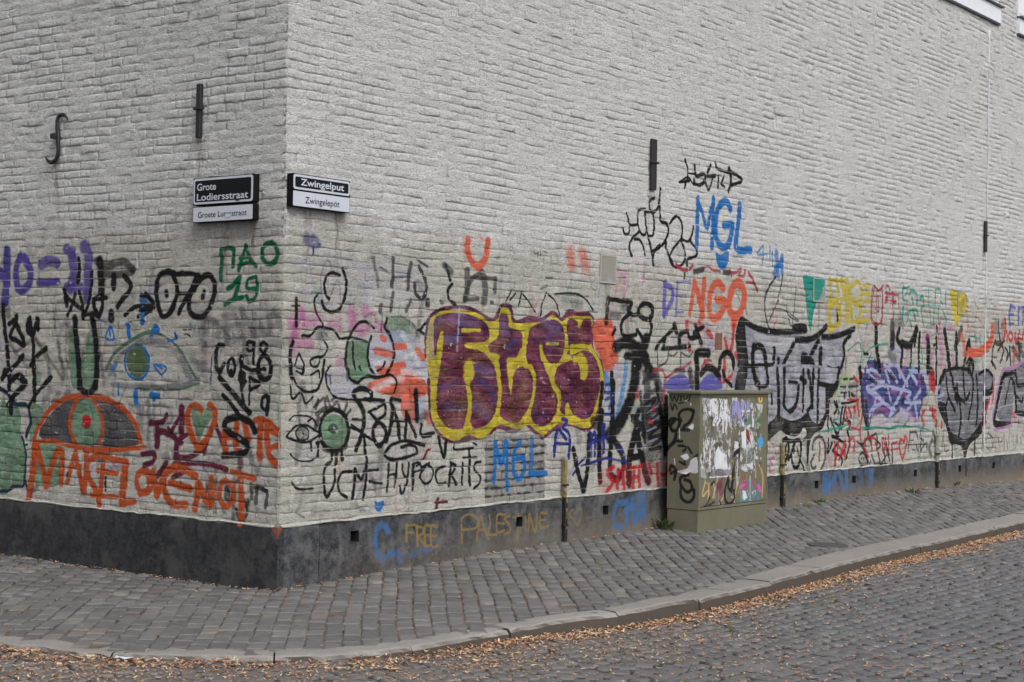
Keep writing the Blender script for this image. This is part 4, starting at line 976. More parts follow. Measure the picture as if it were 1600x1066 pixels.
def wall_mat(name, img):
    m, n, l, b = mat_new(name)
    g = n.new('ShaderNodeNewGeometry'); pos = g.outputs['Position']
    sx = n.new('ShaderNodeSeparateXYZ'); l.new(pos, sx.inputs[0]); z = sx.outputs[2]
    big = noise(n, l, 1.3, 5, .65, vec=pos); mid = noise(n, l, 9, 5, .7, vec=pos); fine = noise(n, l, 75, 4, .75, vec=pos)
    strk = noise(n, l, 1, 4, .6, vec=pos, sc=(9, 9, .8))
    # boundary of the newer coat
    zz = math_(n, l, 'ADD', z, math_(n, l, 'ADD', math_(n, l, 'MULTIPLY', math_(n, l, 'SUBTRACT', big, .5), .55), math_(n, l, 'MULTIPLY', math_(n, l, 'SUBTRACT', mid, .5), .5)))
    mz = n.new('ShaderNodeMapRange'); mz.inputs[1].default_value = 2.46; mz.inputs[2].default_value = 2.74; l.new(zz, mz.inputs[0])
    new = mix(n, l, ramp(n, l, mid, [(.3, 0.), (.7, 1.)]), (.665, .67, .672), (.745, .748, .748))
    old = mix(n, l, ramp(n, l, mid, [(.32, 0.), (.68, 1.)]), (.47, .455, .41), (.64, .625, .575))
    base = mix(n, l, mz.outputs[0], old, new)
    base = mix(n, l, math_(n, l, 'MULTIPLY', ramp(n, l, strk, [(.52, 0.), (.75, 1.)]), .13), base, (.30, .29, .26))
    pit = noise(n, l, 1, 6, .78, vec=pos, sc=(34, 34, 78))
    base = mix(n, l, ramp(n, l, pit, [(.38, .85), (.48, 0.)]), base, (.33, .325, .31))
    base = mix(n, l, ramp(n, l, pit, [(.56, 0.), (.68, .6)]), base, (.80, .80, .79))
    # grime specks and bare spots
    sp = ramp(n, l, noise(n, l, 26, 6, .75, vec=pos), [(.66, 0.), (.72, 1.)])
    lowm = n.new('ShaderNodeMapRange'); lowm.inputs[1].default_value = 2.7; lowm.inputs[2].default_value = .5
    lowm.inputs[3].default_value = .06; lowm.inputs[4].default_value = .7; l.new(z, lowm.inputs[0])
    base = mix(n, l, math_(n, l, 'MULTIPLY', sp, lowm.outputs[0]), base, (.17, .14, .11))
    base = mix(n, l, math_(n, l, 'MULTIPLY', ramp(n, l, noise(n, l, 3.4, 6, .7, vec=pos), [(.48, 0.), (.66, .6)]), lowm.outputs[0]), base, (.30, .29, .27))
    colr, al = paint_layer(n, l, img, base)
    l.new(colr, b.inputs['Base Color'])
    b.inputs['Roughness'].default_value = .78; b.inputs['Specular IOR Level'].default_value = .22
    bp = bump(n, l, b, noise(n, l, 1, 7, .74, vec=pos, sc=(28, 28, 50)), 1.0, .022)
    bump(n, l, b, noise(n, l, 1, 3, .7, vec=pos, sc=(60, 60, 105)), 1.0, .017, bp)
    return m
M_wR = wall_mat('painted_brick_right', IMG_R); M_wL = wall_mat('painted_brick_left', IMG_L)

def plinth_mat(name, img, tone):
    m, n, l, b = mat_new(name)
    g = n.new('ShaderNodeNewGeometry'); pos = g.outputs['Position']
    sx = n.new('ShaderNodeSeparateXYZ'); l.new(pos, sx.inputs[0]); z = sx.outputs[2]
    a1 = noise(n, l, 3.2, 6, .78, vec=pos); a2 = noise(n, l, 17, 8, .8, vec=pos); st = noise(n, l, 1, 5, .65, vec=pos, sc=(9, 9, 1.6))
    c = mix(n, l, ramp(n, l, a2, [(.40, 0.), (.62, 1.)]), (.006, .007, .009), (.062, .066, .078))
    c = mix(n, l, ramp(n, l, a1, [(.48, 0.), (.60, .8)]), c, (.12, .12, .122))
    c = mix(n, l, ramp(n, l, st, [(.56, 0.), (.72, .5)]), c, (.16, .15, .13))
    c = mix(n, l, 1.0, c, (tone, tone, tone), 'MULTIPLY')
    low = n.new('ShaderNodeMapRange'); low.inputs[1].default_value = .36; low.inputs[2].default_value = .06; l.new(math_(n, l, 'ADD', z, math_(n, l, 'MULTIPLY', math_(n, l, 'SUBTRACT', a1, .5), .5)), low.inputs[0])
    rx = n.new('ShaderNodeMapRange'); rx.inputs[1].default_value = -1.5; rx.inputs[2].default_value = 2.5; l.new(sx.outputs[0], rx.inputs[0])
    c = mix(n, l, math_(n, l, 'MULTIPLY', math_(n, l, 'MULTIPLY', low.outputs[0], 1.0), rx.outputs[0]), c, (.19, .155, .112))
    spk = noise(n, l, 70, 5, .8, vec=pos); c = mix(n, l, ramp(n, l, spk, [(.57, 0.), (.64, .55)]), c, (.19 * tone, .185 * tone, .175 * tone))
    scr = noise(n, l, 1, 5, .75, vec=pos, sc=(6, 6, 40)); c = mix(n, l, ramp(n, l, scr, [(.62, 0.), (.68, .5)]), c, (.17 * tone, .17 * tone, .17 * tone))
    colr, al = paint_layer(n, l, img, c)
    l.new(colr, b.inputs['Base Color']); b.inputs['Roughness'].default_value = .62
    bump(n, l, b, a2, .5, .006)
    return m
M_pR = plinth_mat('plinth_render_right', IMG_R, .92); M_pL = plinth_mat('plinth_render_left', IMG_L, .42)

M_iron = simple('black_iron', (.012, .012, .014), .5, .0, .3, 60, .002)
M_dark = simple('vent_dark', (.006, .006, .006), .9)  # near-black colour stands for the shade inside vent holes and behind grilles
M_white = simple('white_board', (.72, .74, .80), .45, 0, .04, 6)
M_lead = simple('lead_flashing', (.045, .048, .055), .5)

# ------------------------------------------------------------------ the building
building = empty('brick_building', tuple(O))
tag(building, 'whitewashed brick corner building covered in graffiti above a dark plinth', 'building')
building_inv = Matrix.Translation(-Vector(O))
def bparent(o, par=None):
    o.parent = par or building
    o.location = Vector(o.location) - (Vector(O) if (par is None) else Vector((0, 0, 0)))
    return o
def und(side, t, z):
    s = 50 if side == 'R' else 60
    return .009 * vnoise(t * .7, z * .8, s) + .005 * vnoise(t * 2.8, z * 3.1, s + 1)
RAS = dict(R=RR, L=RL); MW = dict(R=M_wR, L=M_wL)
EXT = dict(R=19.5, L=6.8); TOPZ = 8.6
WINS = [(10.6, 13.63, 6.42, 8.2), (14.35, 17.4, 6.42, 8.2)]      # window openings on the right wall

def grid_faces(nu, nv, base=0):
    i = np.arange(nu - 1)[:, None] * nv + np.arange(nv - 1)[None]
    return (np.stack([i, i + nv, i + nv + 1, i + 1], -1).reshape(-1, 4) + base)

walls = {}
for side in 'RL':
    ts = np.arange(0, EXT[side] + .01, .05); zs = np.arange(.395, TOPZ, .05)
    T, Z = np.meshgrid(ts, zs, indexing='ij')
    D = und(side, T, Z) - .0030 + .003 * vnoise(T * 18, Z * 30, 88)
    V = wp(side, T, Z, D).reshape(-1, 3)
    F = grid_faces(len(ts), len(zs))
    if side == 'L': F = F[:, ::-1]
    ctr_t = T[:-1, :-1].ravel() + .025; ctr_z = Z[:-1, :-1].ravel() + .025
    if side == 'R':
        keep = np.ones(len(F), bool)
        for a_, b_, c_, d_ in WINS: keep &= ~((ctr_t > a_ + .06) & (ctr_t < b_ - .06) & (ctr_z > c_ + .3) & (ctr_z < d_))
        F = F[keep]
    w = mesh_obj('wall', V, F, MW[side], building, RAS[side].uv(T, Z).reshape(-1, 2), True, loc=O)
    w.location = (0, 0, 0)
    w['label'] = ('long whitewashed wall right of the corner, covered in coloured graffiti' if side == 'R'
                  else 'shorter whitewashed wall left of the corner with orange lettering')
    walls[side] = w

def brick_params(side):
    out = []
    nC = int(TOPZ / CH)
    for k in range(6, nC):
        t = 0.0
        first = True
        hdr = rng.random() < .18
        while t < EXT[side] - .25:
            if first:
                L = .225 if (k % 2) ^ (side == 'L') else .112; first = False
            else:
                L = (.112 if rng.random() < (.75 if hdr else .20) else .195) * rng.uniform(.84, 1.12)
            out.append((t, t + L, k)); t += L
    return np.array(out)
def brick_mesh(side, B, nu, nv, jitter=True):
    """vertex grids for all bricks at once; B rows = t0, t1, course"""
    n = len(B)
    r = np.random.default_rng(5 if side == 'R' else 6)
    hh = ((B[:, 0] * 977.1 + B[:, 2] * 131.7) % 1.0)
    h2 = ((B[:, 0] * 513.3 + B[:, 2] * 71.9) % 1.0); h3 = ((B[:, 1] * 311.7 + B[:, 2] * 17.3) % 1.0); h4 = ((B[:, 1] * 733.7 + B[:, 2] * 57.3) % 1.0)
    proud = .0030 + .0060 * hh + np.where(h3 > .93, .006, 0) - np.where(h4 > .95, .004, 0)
    gu = .0004 + .0022 * h2 ** 3; gz = .0010 + .0042 * h3 ** 1.5
    ui = np.linspace(0, 1, nu - 2); vi = np.linspace(0, 1, nv - 2)
    ui = .5 + .5 * np.sign(ui - .5) * np.abs(2 * ui - 1) ** .8; 
    t0 = B[:, 0][:, None] + gu[:, None]; t1 = B[:, 1][:, None] - gu[:, None]
    z0 = B[:, 2][:, None] * CH + gz[:, None]; z1 = (B[:, 2][:, None] + 1) * CH - (.0008 + .0015 * h2[:, None])
    U = np.concatenate([t0 - .003, t0 + (t1 - t0) * ui, t1 + .003], 1)      # n,nu
    W = np.concatenate([z0 - .003, z0 + (z1 - z0) * vi, z1 + .003], 1)
    T = np.repeat(U[:, :, None], nv, 2); Z = np.repeat(W[:, None, :], nu, 1)
    near0 = B[:, 0] < .001
    T[near0, :2, :] = np.array([-.004, -.007])[None, :, None] * 1.0
    prof_u = np.full(nu, 1.); prof_v = np.full(nv, 1.)
    E = np.minimum(np.minimum(np.arange(nu), np.arange(nu)[::-1])[:, None] + 0 * np.arange(nv)[None], np.minimum(np.arange(nv), np.arange(nv)[::-1])[None])
    tilt = (h4 - .5)[:, None, None] * .05 * (Z - (z0 + z1)[:, :, None] / 2) * 2 + (h2 - .5)[:, None, None] * .03 * (T - (t0 + t1)[:, :, None] / 2)
    Dp = proud[:, None, None] * .75 + tilt * .8
    Tj = T + .0016 * vnoise(T * 45, Z * 45, 31) ; Zw = Z + .0042 * vnoise(T * 22, Z * 40, 32) + .0045 * vnoise(T * 4.5, Z * 12, 36)
    bz = .0032 * vnoise(T * 10 + 7, Z * 26, 33) + .0024 * vnoise(T * 19, Z * 47, 34)
    eu = np.minimum(np.arange(nu), np.arange(nu)[::-1])[None, :, None] + 0 * T; ev = np.minimum(np.arange(nv), np.arange(nv)[::-1])[None, None, :] + 0 * T
    up_ = (np.arange(nv)[None, None, :] > nv / 2) + 0 * T
    fillj = .7 * vnoise(T * 8, Z * 13, 35) + .5 * vnoise(T * 2.2, Z * 3, 37)                                   # paint-clogged joints
    dv = np.where(fillj > -.02, Dp - .0026 + bz, -.0052)                # horizontal joints
    du = np.where(fillj > .06, Dp - .0015 + bz, -.0045)                # most vertical joints are filled
    D = np.where(ev == 0, dv, np.where(eu == 0, du, np.where(ev == 1, Dp - .0026 + bz, np.where(eu == 1, Dp - .0008 + bz, Dp + bz))))
    Zr = Zw - (warp(side, Tj, Zw) - Zw)
    D = D + und(side, Tj, Zr)
    P = wp(side, Tj, Zr, D)
    uv = RAS[side].uv(Tj, Zr)
    return P, uv
brick_count = 0
sel = []
allB = {}
for side in 'RL':
    B = brick_params(side)
    tm = (B[:, 0] + B[:, 1]) / 2; zm = (B[:, 2] + .5) * CH
    keep = np.ones(len(B), bool)
    if side == 'R':
        for a_, b_, c_, d_ in WINS: keep &= ~((tm > a_) & (tm < b_) & (zm > c_ - .02) & (zm < d_))
        # window reveals etc. hidden
    B = B[keep]; tm = tm[keep]; zm = zm[keep]
    allB[side] = B
    c = wp(side, tm, zm, 0 * tm); rel = c - CAM; k = rel @ fw
    px = CX + FPX * (rel @ rt) / k; py = CY - FPX * (rel @ up) / k
    nn = nR if side == 'R' else nL
    view = -rel / np.linalg.norm(rel, axis=1)[:, None]
    area = (B[:, 1] - B[:, 0]) * CH * np.abs(view @ nn) / k ** 2 * FPX ** 2
    inf = (px > 8) & (px < 1592) & (py > 6) & (py < 1060) & (zm > .52)
    for i in np.where(inf)[0]: sel.append((area[i] * (1.35 if side == 'R' else 1.0), side, i))
sel.sort(reverse=True)
chosen = {'R': set(), 'L': set()}
for a_, s_, i in sel[:300]: chosen[s_].add(int(i))
for side in 'RL':
    B = allB[side]; ch = np.zeros(len(B), bool)
    if chosen[side]: ch[list(chosen[side])] = True
    far = (B[:, 0] > 6.5)
    for nu, nv, m_ in ((10, 7, ~ch & ~far), (7, 5, ~ch & far)):
        if not m_.any(): continue
        P, uv = brick_mesh(side, B[m_], nu, nv)
        n = P.shape[0]
        F = (grid_faces(nu, nv)[None] + (np.arange(n) * nu * nv)[:, None, None]).reshape(-1, 4)
        if side == 'L': F = F[:, ::-1]
        o = mesh_obj('brickwork', P.reshape(-1, 3), F, MW[side], walls[side], uv.reshape(-1, 2), True, loc=O)
        o.location = (0, 0, 0); o['kind'] = 'stuff'
    P, uv = brick_mesh(side, B[ch], 10, 7)
    F = grid_faces(10, 7)
    if side == 'L': F = F[:, ::-1]
    for i in range(P.shape[0]):
        c = P[i].reshape(-1, 3).mean(0)
        o = mesh_obj('brick', P[i].reshape(-1, 3), F, MW[side], walls[side], uv[i].reshape(-1, 2), True, loc=c)
        o.location = Vector(c) - Vector(O)

# ---- plinth: panels with square vent holes
def ptop(side, t): return .425 + (.020 * min(1, t / 2.5) + .035 * min(1, max(0, (t - 4) / 4)) if side == 'R' else 0)
def zg(t):
    return float(np.interp(t, [0, 1.35, 2.56, 3.3, 4.5, 5.5, 7.15, 8.5, 10, 11.6, 14.9, 19], [0, .034, .068, .085, .092, .11, .15, .172, .17, .155, .107, .06]))
holes_px = [(551, 838), (808, 815), (943, 797), (1273, 757), (1332, 749), (1428, 739), (1497, 732), (1550, 727)]
holes = [toR(x, y) for x, y in holes_px]
def plinth_panel(side, t0, t1, dep, seed, lab=None):
    hs = [h for h in holes if side == 'R' and t0 + .05 < h[0] < t1 - .05]
    tl = list(np.arange(t0, t1, .07)) + [t1]; zl = [0, .06, .12, .2, .28, .36, 1]
    cuts = []
    for ht, hz in hs:
        w_ = .045; cuts.append((ht - w_, ht + w_, hz - .042, hz + .042)); tl += [ht - w_, ht + w_]
    tl = sorted(set(round(x, 4) for x in tl)); tl = [x for i, x in enumerate(tl) if i == 0 or x - tl[i-1] > .004 or any(abs(x - c[j]) < 1e-3 for c in cuts for j in (0, 1))]
    V = []; F = []; UV = []
    zlev = sorted(set([-.08, 0., .08, .15, .22, .29, .36, 9.] + [round(v, 3) for c in cuts for v in (c[2], c[3])]))
    zlev = [z for i, z in enumerate(zlev) if i == 0 or z - zlev[i-1] > .003]
    ras = RAS[side]
    def vert(t, z, d): V.append(wp(side, t, z, d)); UV.append(ras.uv(t, z)); return len(V) - 1
    idx = {}
    def dd(t, z): return dep + float(.004 * vnoise(t * 2.2, z * 5, seed) + .0025 * vnoise(t * 9, z * 9, seed + 1))
    for i, t in enumerate(tl):
        tz = ptop(side, t) + float(.006 * vnoise(t * 5, 0, seed + 3) + .006 * vnoise(t * 25, 3, seed + 4) - .02 * max(0, float(vnoise(t * 3.1, 9, seed + 5)) - .72))
        for j, z in enumerate(zlev):
            zz = tz if z > 5 else z
            idx[i, j] = vert(t, zz, dd(t, zz) - (.004 if z > 5 else 0))
        idx[i, 'b'] = vert(t, tz + .010, -.02)
    for i in range(len(tl) - 1):
        for j in range(len(zlev) - 1):
            tc = (tl[i] + tl[i+1]) / 2; zc = (zlev[j] + min(zlev[j+1], .43)) / 2
            if any(c[0] < tc < c[1] and c[2] < zc < c[3] for c in cuts): continue
            F.append((idx[i, j], idx[i+1, j], idx[i+1, j+1], idx[i, j+1]))
        J = len(zlev) - 1
        F.append((idx[i, J], idx[i+1, J], idx[i+1, 'b'], idx[i, 'b']))
    for i in (0, len(tl) - 1):                                            # end returns
        bs = [vert(tl[i], (ptop(side, tl[i]) if z > 5 else z), -.03) for z in zlev]
        for j in range(len(zlev) - 1): F.append((idx[i, j], idx[i, j+1], bs[j+1], bs[j]))
    if side == 'L': F = [f[::-1] for f in F]
    o = mesh_obj('plinth', V, F, M_pR if side == 'R' else M_pL, building, UV, True, loc=O); o.location = (0, 0, 0)
    me = o.data
    fixn(o)
    try: me.shade_flat()
    except Exception: pass
    if lab: o['label'] = lab
    for c in cuts:
        rag = rng.uniform(-.004, .004, 4)
        q = [(c[0], c[2]), (c[1], c[2]), (c[1], c[3]), (c[0], c[3])]
        V2 = [wp(side, t, z, dd(t, z) + .0005) for t, z in q] + [wp(side, t + (.006 if k in (0, 3) else -.006), z + (.006 if k < 2 else -.006), -.09) for k, (t, z) in enumerate(q)]
        V2 += [wp(side, t + (-.008 if k in (0, 3) else .008), z + (-.007 if k < 2 else .007), dd(t, z) - .006) for k, (t, z) in enumerate(q)]
        v = mesh_obj('vent_hole', V2, [(0, 1, 5, 4), (1, 2, 6, 5), (2, 3, 7, 6), (3, 0, 4, 7), (4, 5, 6, 7)], M_dark, o, loc=O)
        v.location = (0, 0, 0)
    return o
plinth_panel('R', -.032, .385, .034, 201, 'smooth grey-blue plinth block at the corner')
plinth_panel('R', .400, 6.2, .026, 205, 'dark plinth with gold and blue writing')
plinth_panel('R', 6.2, 19.4, .025, 215, 'far plinth stretch stained brown at the foot')
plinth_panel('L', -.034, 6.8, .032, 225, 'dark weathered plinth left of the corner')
# white drip bead along the plinth top
for side, e_ in (('R', 19.4), ('L', 6.7)):
    ts = np.arange(.02, e_, .05); V = []; F = []
    for i, t in enumerate(ts):
        z = ptop(side, t) + float(.004 * vnoise(t * 7, 0, 201) + .006 * vnoise(t * 13, 2, 77)) + .012
        h_ = .005 + .003 * float(vnoise(t * 5, 1, 78))
        for dz, d_ in ((-h_, .022), (0, .027), (h_, .014), (h_ + .012, -.01)): V.append(wp(side, t, z + dz, d_))
    F = grid_faces(len(ts), 4)
    o = mesh_obj('plinth_capping', V, F if side == 'R' else F[:, ::-1], MW[side], building, [(-1, -1)] * len(V), True, loc=O); o.location = (0, 0, 0)
# bare brick showing in the chipped corner notch
M_redbrick = simple('bare_brick', (.16, .055, .035), .9, 0, .3, 40, .004)
V = [O + np.array(p) for p in [tuple(-.048 * dL * 0 + nL * .036 + dL * .028 + UZ * .432), tuple(nL * .037 + nR * .036 + UZ * .437), tuple(nR * .036 + dR * .012 + UZ * .434), tuple(nL * .040 + nR * .036 - UZ * 0 + UZ * .352), tuple(nL * .02 + nR * .02 + UZ * .44)]]
o = mesh_obj('bare_brick_chip', V, [(0, 3, 1), (1, 3, 2), (0, 1, 4), (1, 2, 4)], M_redbrick, building, loc=O); o.location = (0, 0, 0); fixn(o)

# ---- windows high on the right wall
for wi, (a_, b_, c_, d_) in enumerate(WINS):
    g0 = .05
    lab = 'upper window with dark glass over a white board' if wi == 0 else 'upper window cut by the right edge of the view'
    fr = wbox('window', 'R', a_ + .02, b_ - .02, 6.672, 6.700, -.06, .01, M_white, building); fr['label'] = lab
    def wb(nm, *a2): o = wbox(nm, 'R', *a2); o.parent = fr; return o
    wb('sill_board', a_, b_, 6.43, 6.645, -.05, .045, M_white)
    wb('sill_ledge', a_ - .01, b_ + .05, 6.648, 6.670, -.05, .075, M_lead)
    wb('drip_edge', a_, b_, 6.405, 6.427, -.03, .040, M_lead)
    wb('frame_side', a_ + .02, a_ + .045, 6.702, 8.1, -.06, .008, M_white)
    wb('frame_side', b_ - .045, b_ - .02, 6.702, 8.1, -.06, .008, M_white)
    wb('frame_head', a_ + .02, b_ - .02, 8.102, 8.19, -.06, .008, M_white)
    mg, n_, l_, bb = mat_new('window_glass'); bb.inputs['Base Color'].default_value = (.012, .014, .02, 1) if wi == 0 else (.75, .76, .78, 1)
    bb.inputs['Roughness'].default_value = .06 if wi == 0 else .5
    gl = wb('pane', a_ + .045, b_ - .045, 6.702, 8.1, -.05, -.04, mg)
    for q in range(1, 3):
        x = a_ + .1 + (b_ - a_ - .2) * q / 3
        wb('mullion', x - .03, x + .03, 6.702, 8.1, -.038, .002, M_white)
for o in list(bpy.data.objects):
    if o.parent and o.parent.name.startswith('window') and not o.parent.name.startswith('window_'): pass
    if o.name.startswith('window') and o.parent == building:
        o.location = -Vector(O)
for o in bpy.data.objects:
    pass

# ---- iron wall anchors (parts of the building)
def tube(path, rad, nseg=8, flat=1.0, nrm=None):
    path = np.asarray(path, float); V = []; F = []
    rad = np.broadcast_to(np.asarray(rad, float), (len(path),))
    tg = np.gradient(path, axis=0); tg /= np.linalg.norm(tg, axis=1)[:, None] + 1e-9
    n0 = np.asarray(nrm if nrm is not None else [0, 0, 1.], float)
    for p, t, r in zip(path, tg, rad):
        a_ = np.cross(t, n0); a_ /= np.linalg.norm(a_) + 1e-9; b_ = np.cross(a_, t)
        for k in range(nseg):
            w_ = 2 * pi * k / nseg; V.append(p + r * (cos(w_) * a_ + sin(w_) * b_ * flat))
    for i in range(len(path) - 1):
        for k in range(nseg):
            F.append((i*nseg + k, i*nseg + (k+1) % nseg, (i+1)*nseg + (k+1) % nseg, (i+1)*nseg + k))
    F.append(tuple(range(nseg))[::-1]); F.append(tuple((len(path)-1)*nseg + k for k in range(nseg)))
    return V, F
def anchor_bar(side, tc, z0, z1, wid, lab, leanm=0.0, thick=.028, d0=.012):
    P0 = wp(side, tc - wid/2, z0, d0); dd = dR if side == 'R' else dL; nn = nR if side == 'R' else nL
    upv = UZ + dd * leanm; upv /= np.linalg.norm(upv)
    V, F = box_vf(P0, dd, upv, nn, wid, z1 - z0, thick, .004)
    o = fixn(mesh_obj('wall_anchor', V, F, M_iron, building)); o.location = -Vector(O); o['label'] = lab
    zc = z0 + (z1 - z0) * .54
    V, F = box_vf(wp(side, tc - wid/2 - .022, zc - .010, d0 + .008), dd, UZ, nn, wid + .040, .020, .034, .003)
    p = fixn(mesh_obj('anchor_wedge', V, F, M_iron, o))
    return o
ta, za = toL(315, 132); tb, zb = toL(315, 216)
anchor_bar('L', (ta + tb) / 2, zb, za, .050, 'straight iron anchor bar above the street sign on the left wall')
ta, za = toR(1019, 218); tb, zb = toR(1017, 297)
anchor_bar('R', (ta + tb) / 2, zb, za, .085, 'straight iron anchor bar above the thin black outline tag')
ta, za = toR(1538, 346); tb, zb = toR(1537, 394)
anchor_bar('R', (ta + tb) / 2, zb, za, .075, 'small far iron anchor bar near the right edge')
sp_px = [(106, 187), (103, 182), (98, 179.5), (93, 181), (90, 187), (89.5, 197), (90, 208), (90.5, 216), (91, 226), (91, 238), (88, 248), (82, 253.5), (77, 253), (73, 249), (71, 246)]
pts = []
for x, y in catmull(sp_px, 4):
    t, z = plane_uv(x, y, O + nL * .03, nL, dL); pts.append(wp('L', t, z, .030))
rad = np.interp(np.linspace(0, 1, len(pts)), [0, .15, .5, .85, 1], [.007, .016, .022, .016, .006])
V, F = tube(pts, rad, 8, .7, nL)
sa = fixn(mesh_obj('scroll_anchor', V, F, M_iron, building, smooth=True)); sa.location = -Vector(O); sa['label'] = 'S-shaped wrought iron wall anchor'
t, z = toL(90.5, 213); V, F = box_vf(wp('L', t - .034, z - .022, .006), dL, UZ, nL, .068, .040, .052, .004)
fixn(mesh_obj('anchor_wedge', V, F, M_iron, sa))
# ---- perforated grilles and a brown tile set in the wall
M_grm, n, l, b = mat_new('grille_metal')
b.inputs['Base Color'].default_value = (.42, .41, .38, 1); b.inputs['Roughness'].default_value = .5; b.inputs['Metallic'].default_value = .3
def grille(px0, px1, lab):
    (t0, z1), (t1, z0) = toR(*px0), toR(*px1)
    m_, n, l, b = mat_new('grille_paint'); c, al = paint_layer(n, l, IMG_R, mix(n, l, noise(n, l, 30), (.33, .32, .28), (.40, .39, .35))); l.new(c, b.inputs['Base Color']); b.inputs['Roughness'].default_value = .5
    # lattice: diagonal bars with real gaps over a black plate, coloured as the shade behind the mesh
    back = wbox('wall_grille', 'R', t0, t1, z0, z1, -.004, .013, M_dark, building); back.location = -Vector(O); back['label'] = lab
    V = []; F = []; UVs = []
    w_, h_ = t1 - t0, z1 - z0; step = .024; bw_ = .0075
    for sgn in (1, -1):
        k = -int(h_ / step) - 1
        while k * step < w_ + h_:
            s0 = k * step
            seg = []
            # line t = s0 + sgn*(z) ; clip to rect
            for uu in np.linspace(0, h_, 2): seg.append((s0 + uu if sgn > 0 else s0 + h_ - uu, uu))
            (xa, ya), (xb, yb) = seg
            def clipx(xa, ya, xb, yb):
                if xa > xb: xa, ya, xb, yb = xb, yb, xa, ya
                if xb <= 0 or xa >= w_: return None
                m2 = (yb - ya) / (xb - xa)
                if xa < 0: ya += -xa * m2; xa = 0
                if xb > w_: yb += (w_ - xb) * m2; xb = w_
                return xa, ya, xb, yb
            r = clipx(xa, ya, xb, yb)
            if r and r[2] - r[0] > .004:
                xa, ya, xb, yb = r; L_ = sqrt((xb-xa)**2 + (yb-ya)**2); nx, ny = -(yb-ya)/L_*bw_/2, (xb-xa)/L_*bw_/2
                i0 = len(V)
                for x, y in ((xa-nx, ya-ny), (xb-nx, yb-ny), (xb+nx, yb+ny), (xa+nx, ya+ny)):
                    V.append(wp('R', t0 + x, z0 + y, .0165 + (.0006 if sgn > 0 else 0))); UVs.append(RR.uv(t0 + x, z0 + y))
                F.append((i0, i0+1, i0+2, i0+3))
            k += 1
    g_ = mesh_obj('grille_mesh', V, F, m_, back, UVs)
    for a_ in ((t0-.006, t1+.006, z1-.008, z1+.006), (t0-.006, t1+.006, z0-.006, z0+.008), (t0-.006, t0+.008, z0+.0081, z1-.0081), (t1-.008, t1+.006, z0+.0081, z1-.0081)):
        wbox('grille_frame', 'R', *a_, .012, .020, M_grm, back)
    return back
grille((937, 398), (960, 443), 'bare metal wall grille right of the maroon piece')
grille((1270, 434), (1287, 472), 'wall grille beside the teal triangle')
grille((1496, 457), (1506, 491), 'wall grille inside the yellow triangle')
t0, z1 = toR(1117, 520); t1, z0 = toR(1127, 547)
M_tile = simple('brown_tile', (.17, .075, .045), .7, 0, .3, 30, .003)
o = wbox('wall_tile', 'R', t0, t1, z0, z1, 0, .016, M_tile, building, .003); o.location = -Vector(O)
# thin white cable down the far wall
tc, _ = toR(1537.5, 600); _, ztop = toR(1554, 62); pts = [wp('R', tc + .004 * sin(z * 3), z, .014) for z in np.linspace(.20, 6.3, 40)]
V, F = tube(pts, .0065, 6); o = mesh_obj('wall_cable', V, F, M_white, building, smooth=True); o.location = -Vector(O)
# ------------------------------------------------------------------ ground levels
outer_px = [(0,1001),(57,1008),(115,1014),(250,1021),(400,1023.6),(479,1022.8),(525,1021),(562,1017),(648,1008),(780,985),(885,968),(985,956),(1090,936),(1171,918),(1281,890),(1395,862),(1600,815)]
kout = np.array([ground(*p)[:2] for p in outer_px])
kout = np.vstack([[-6.0, 12.2], [-4.6, 10.75], [-3.7, 9.85], kout, [7.6, 20.75], [10.5, 25.1]])
ko = np.array(catmull(kout.tolist(), 8))
seg = np.linalg.norm(np.diff(ko, axis=0), axis=1); arc = np.concatenate([[0], np.cumsum(seg)])
def kpt(s): return np.array([np.interp(s, arc, ko[:, 0]), np.interp(s, arc, ko[:, 1])])
def knr(s):
    d = kpt(s + .05) - kpt(s - .05); d /= np.linalg.norm(d); return np.array([-d[1], d[0]])     # towards the wall
def kwid(x): return float(np.interp(x, [-4, -1, .6, 1.6, 3, 6, 9], [.19, .18, .15, .22, .33, .36, .34]))
def kdist(P):
    """signed distance inside the kerb's outer edge (positive = pavement side), and arc length"""
    P = np.atleast_2d(P); best = np.full(len(P), 1e9); sg = np.zeros(len(P)); ar = np.zeros(len(P))
    for i in range(len(ko) - 1):
        a_, b_ = ko[i], ko[i+1]; v = b_ - a_; L = v @ v
        if L < 1e-9: continue
        k = np.clip(((P - a_) @ v) / L, 0, 1); q = a_ + k[:, None] * v; d = np.linalg.norm(P - q, axis=1)
        m_ = d < best; best[m_] = d[m_]; cr = v[0] * (P[:, 1] - a_[1]) - v[1] * (P[:, 0] - a_[0])
        sg[m_] = np.sign(cr[m_]); ar[m_] = arc[i] + k[m_] * seg[i]
    return best * sg, ar
O2 = O[:2]
def walld(P):
    """distance outside the building (max over the two planes)"""
    P = np.atleast_2d(P) - O2
    return np.maximum(P @ nR[:2], P @ nL[:2]), P @ dR[:2], P @ dL[:2]
zgv = np.vectorize(zg)
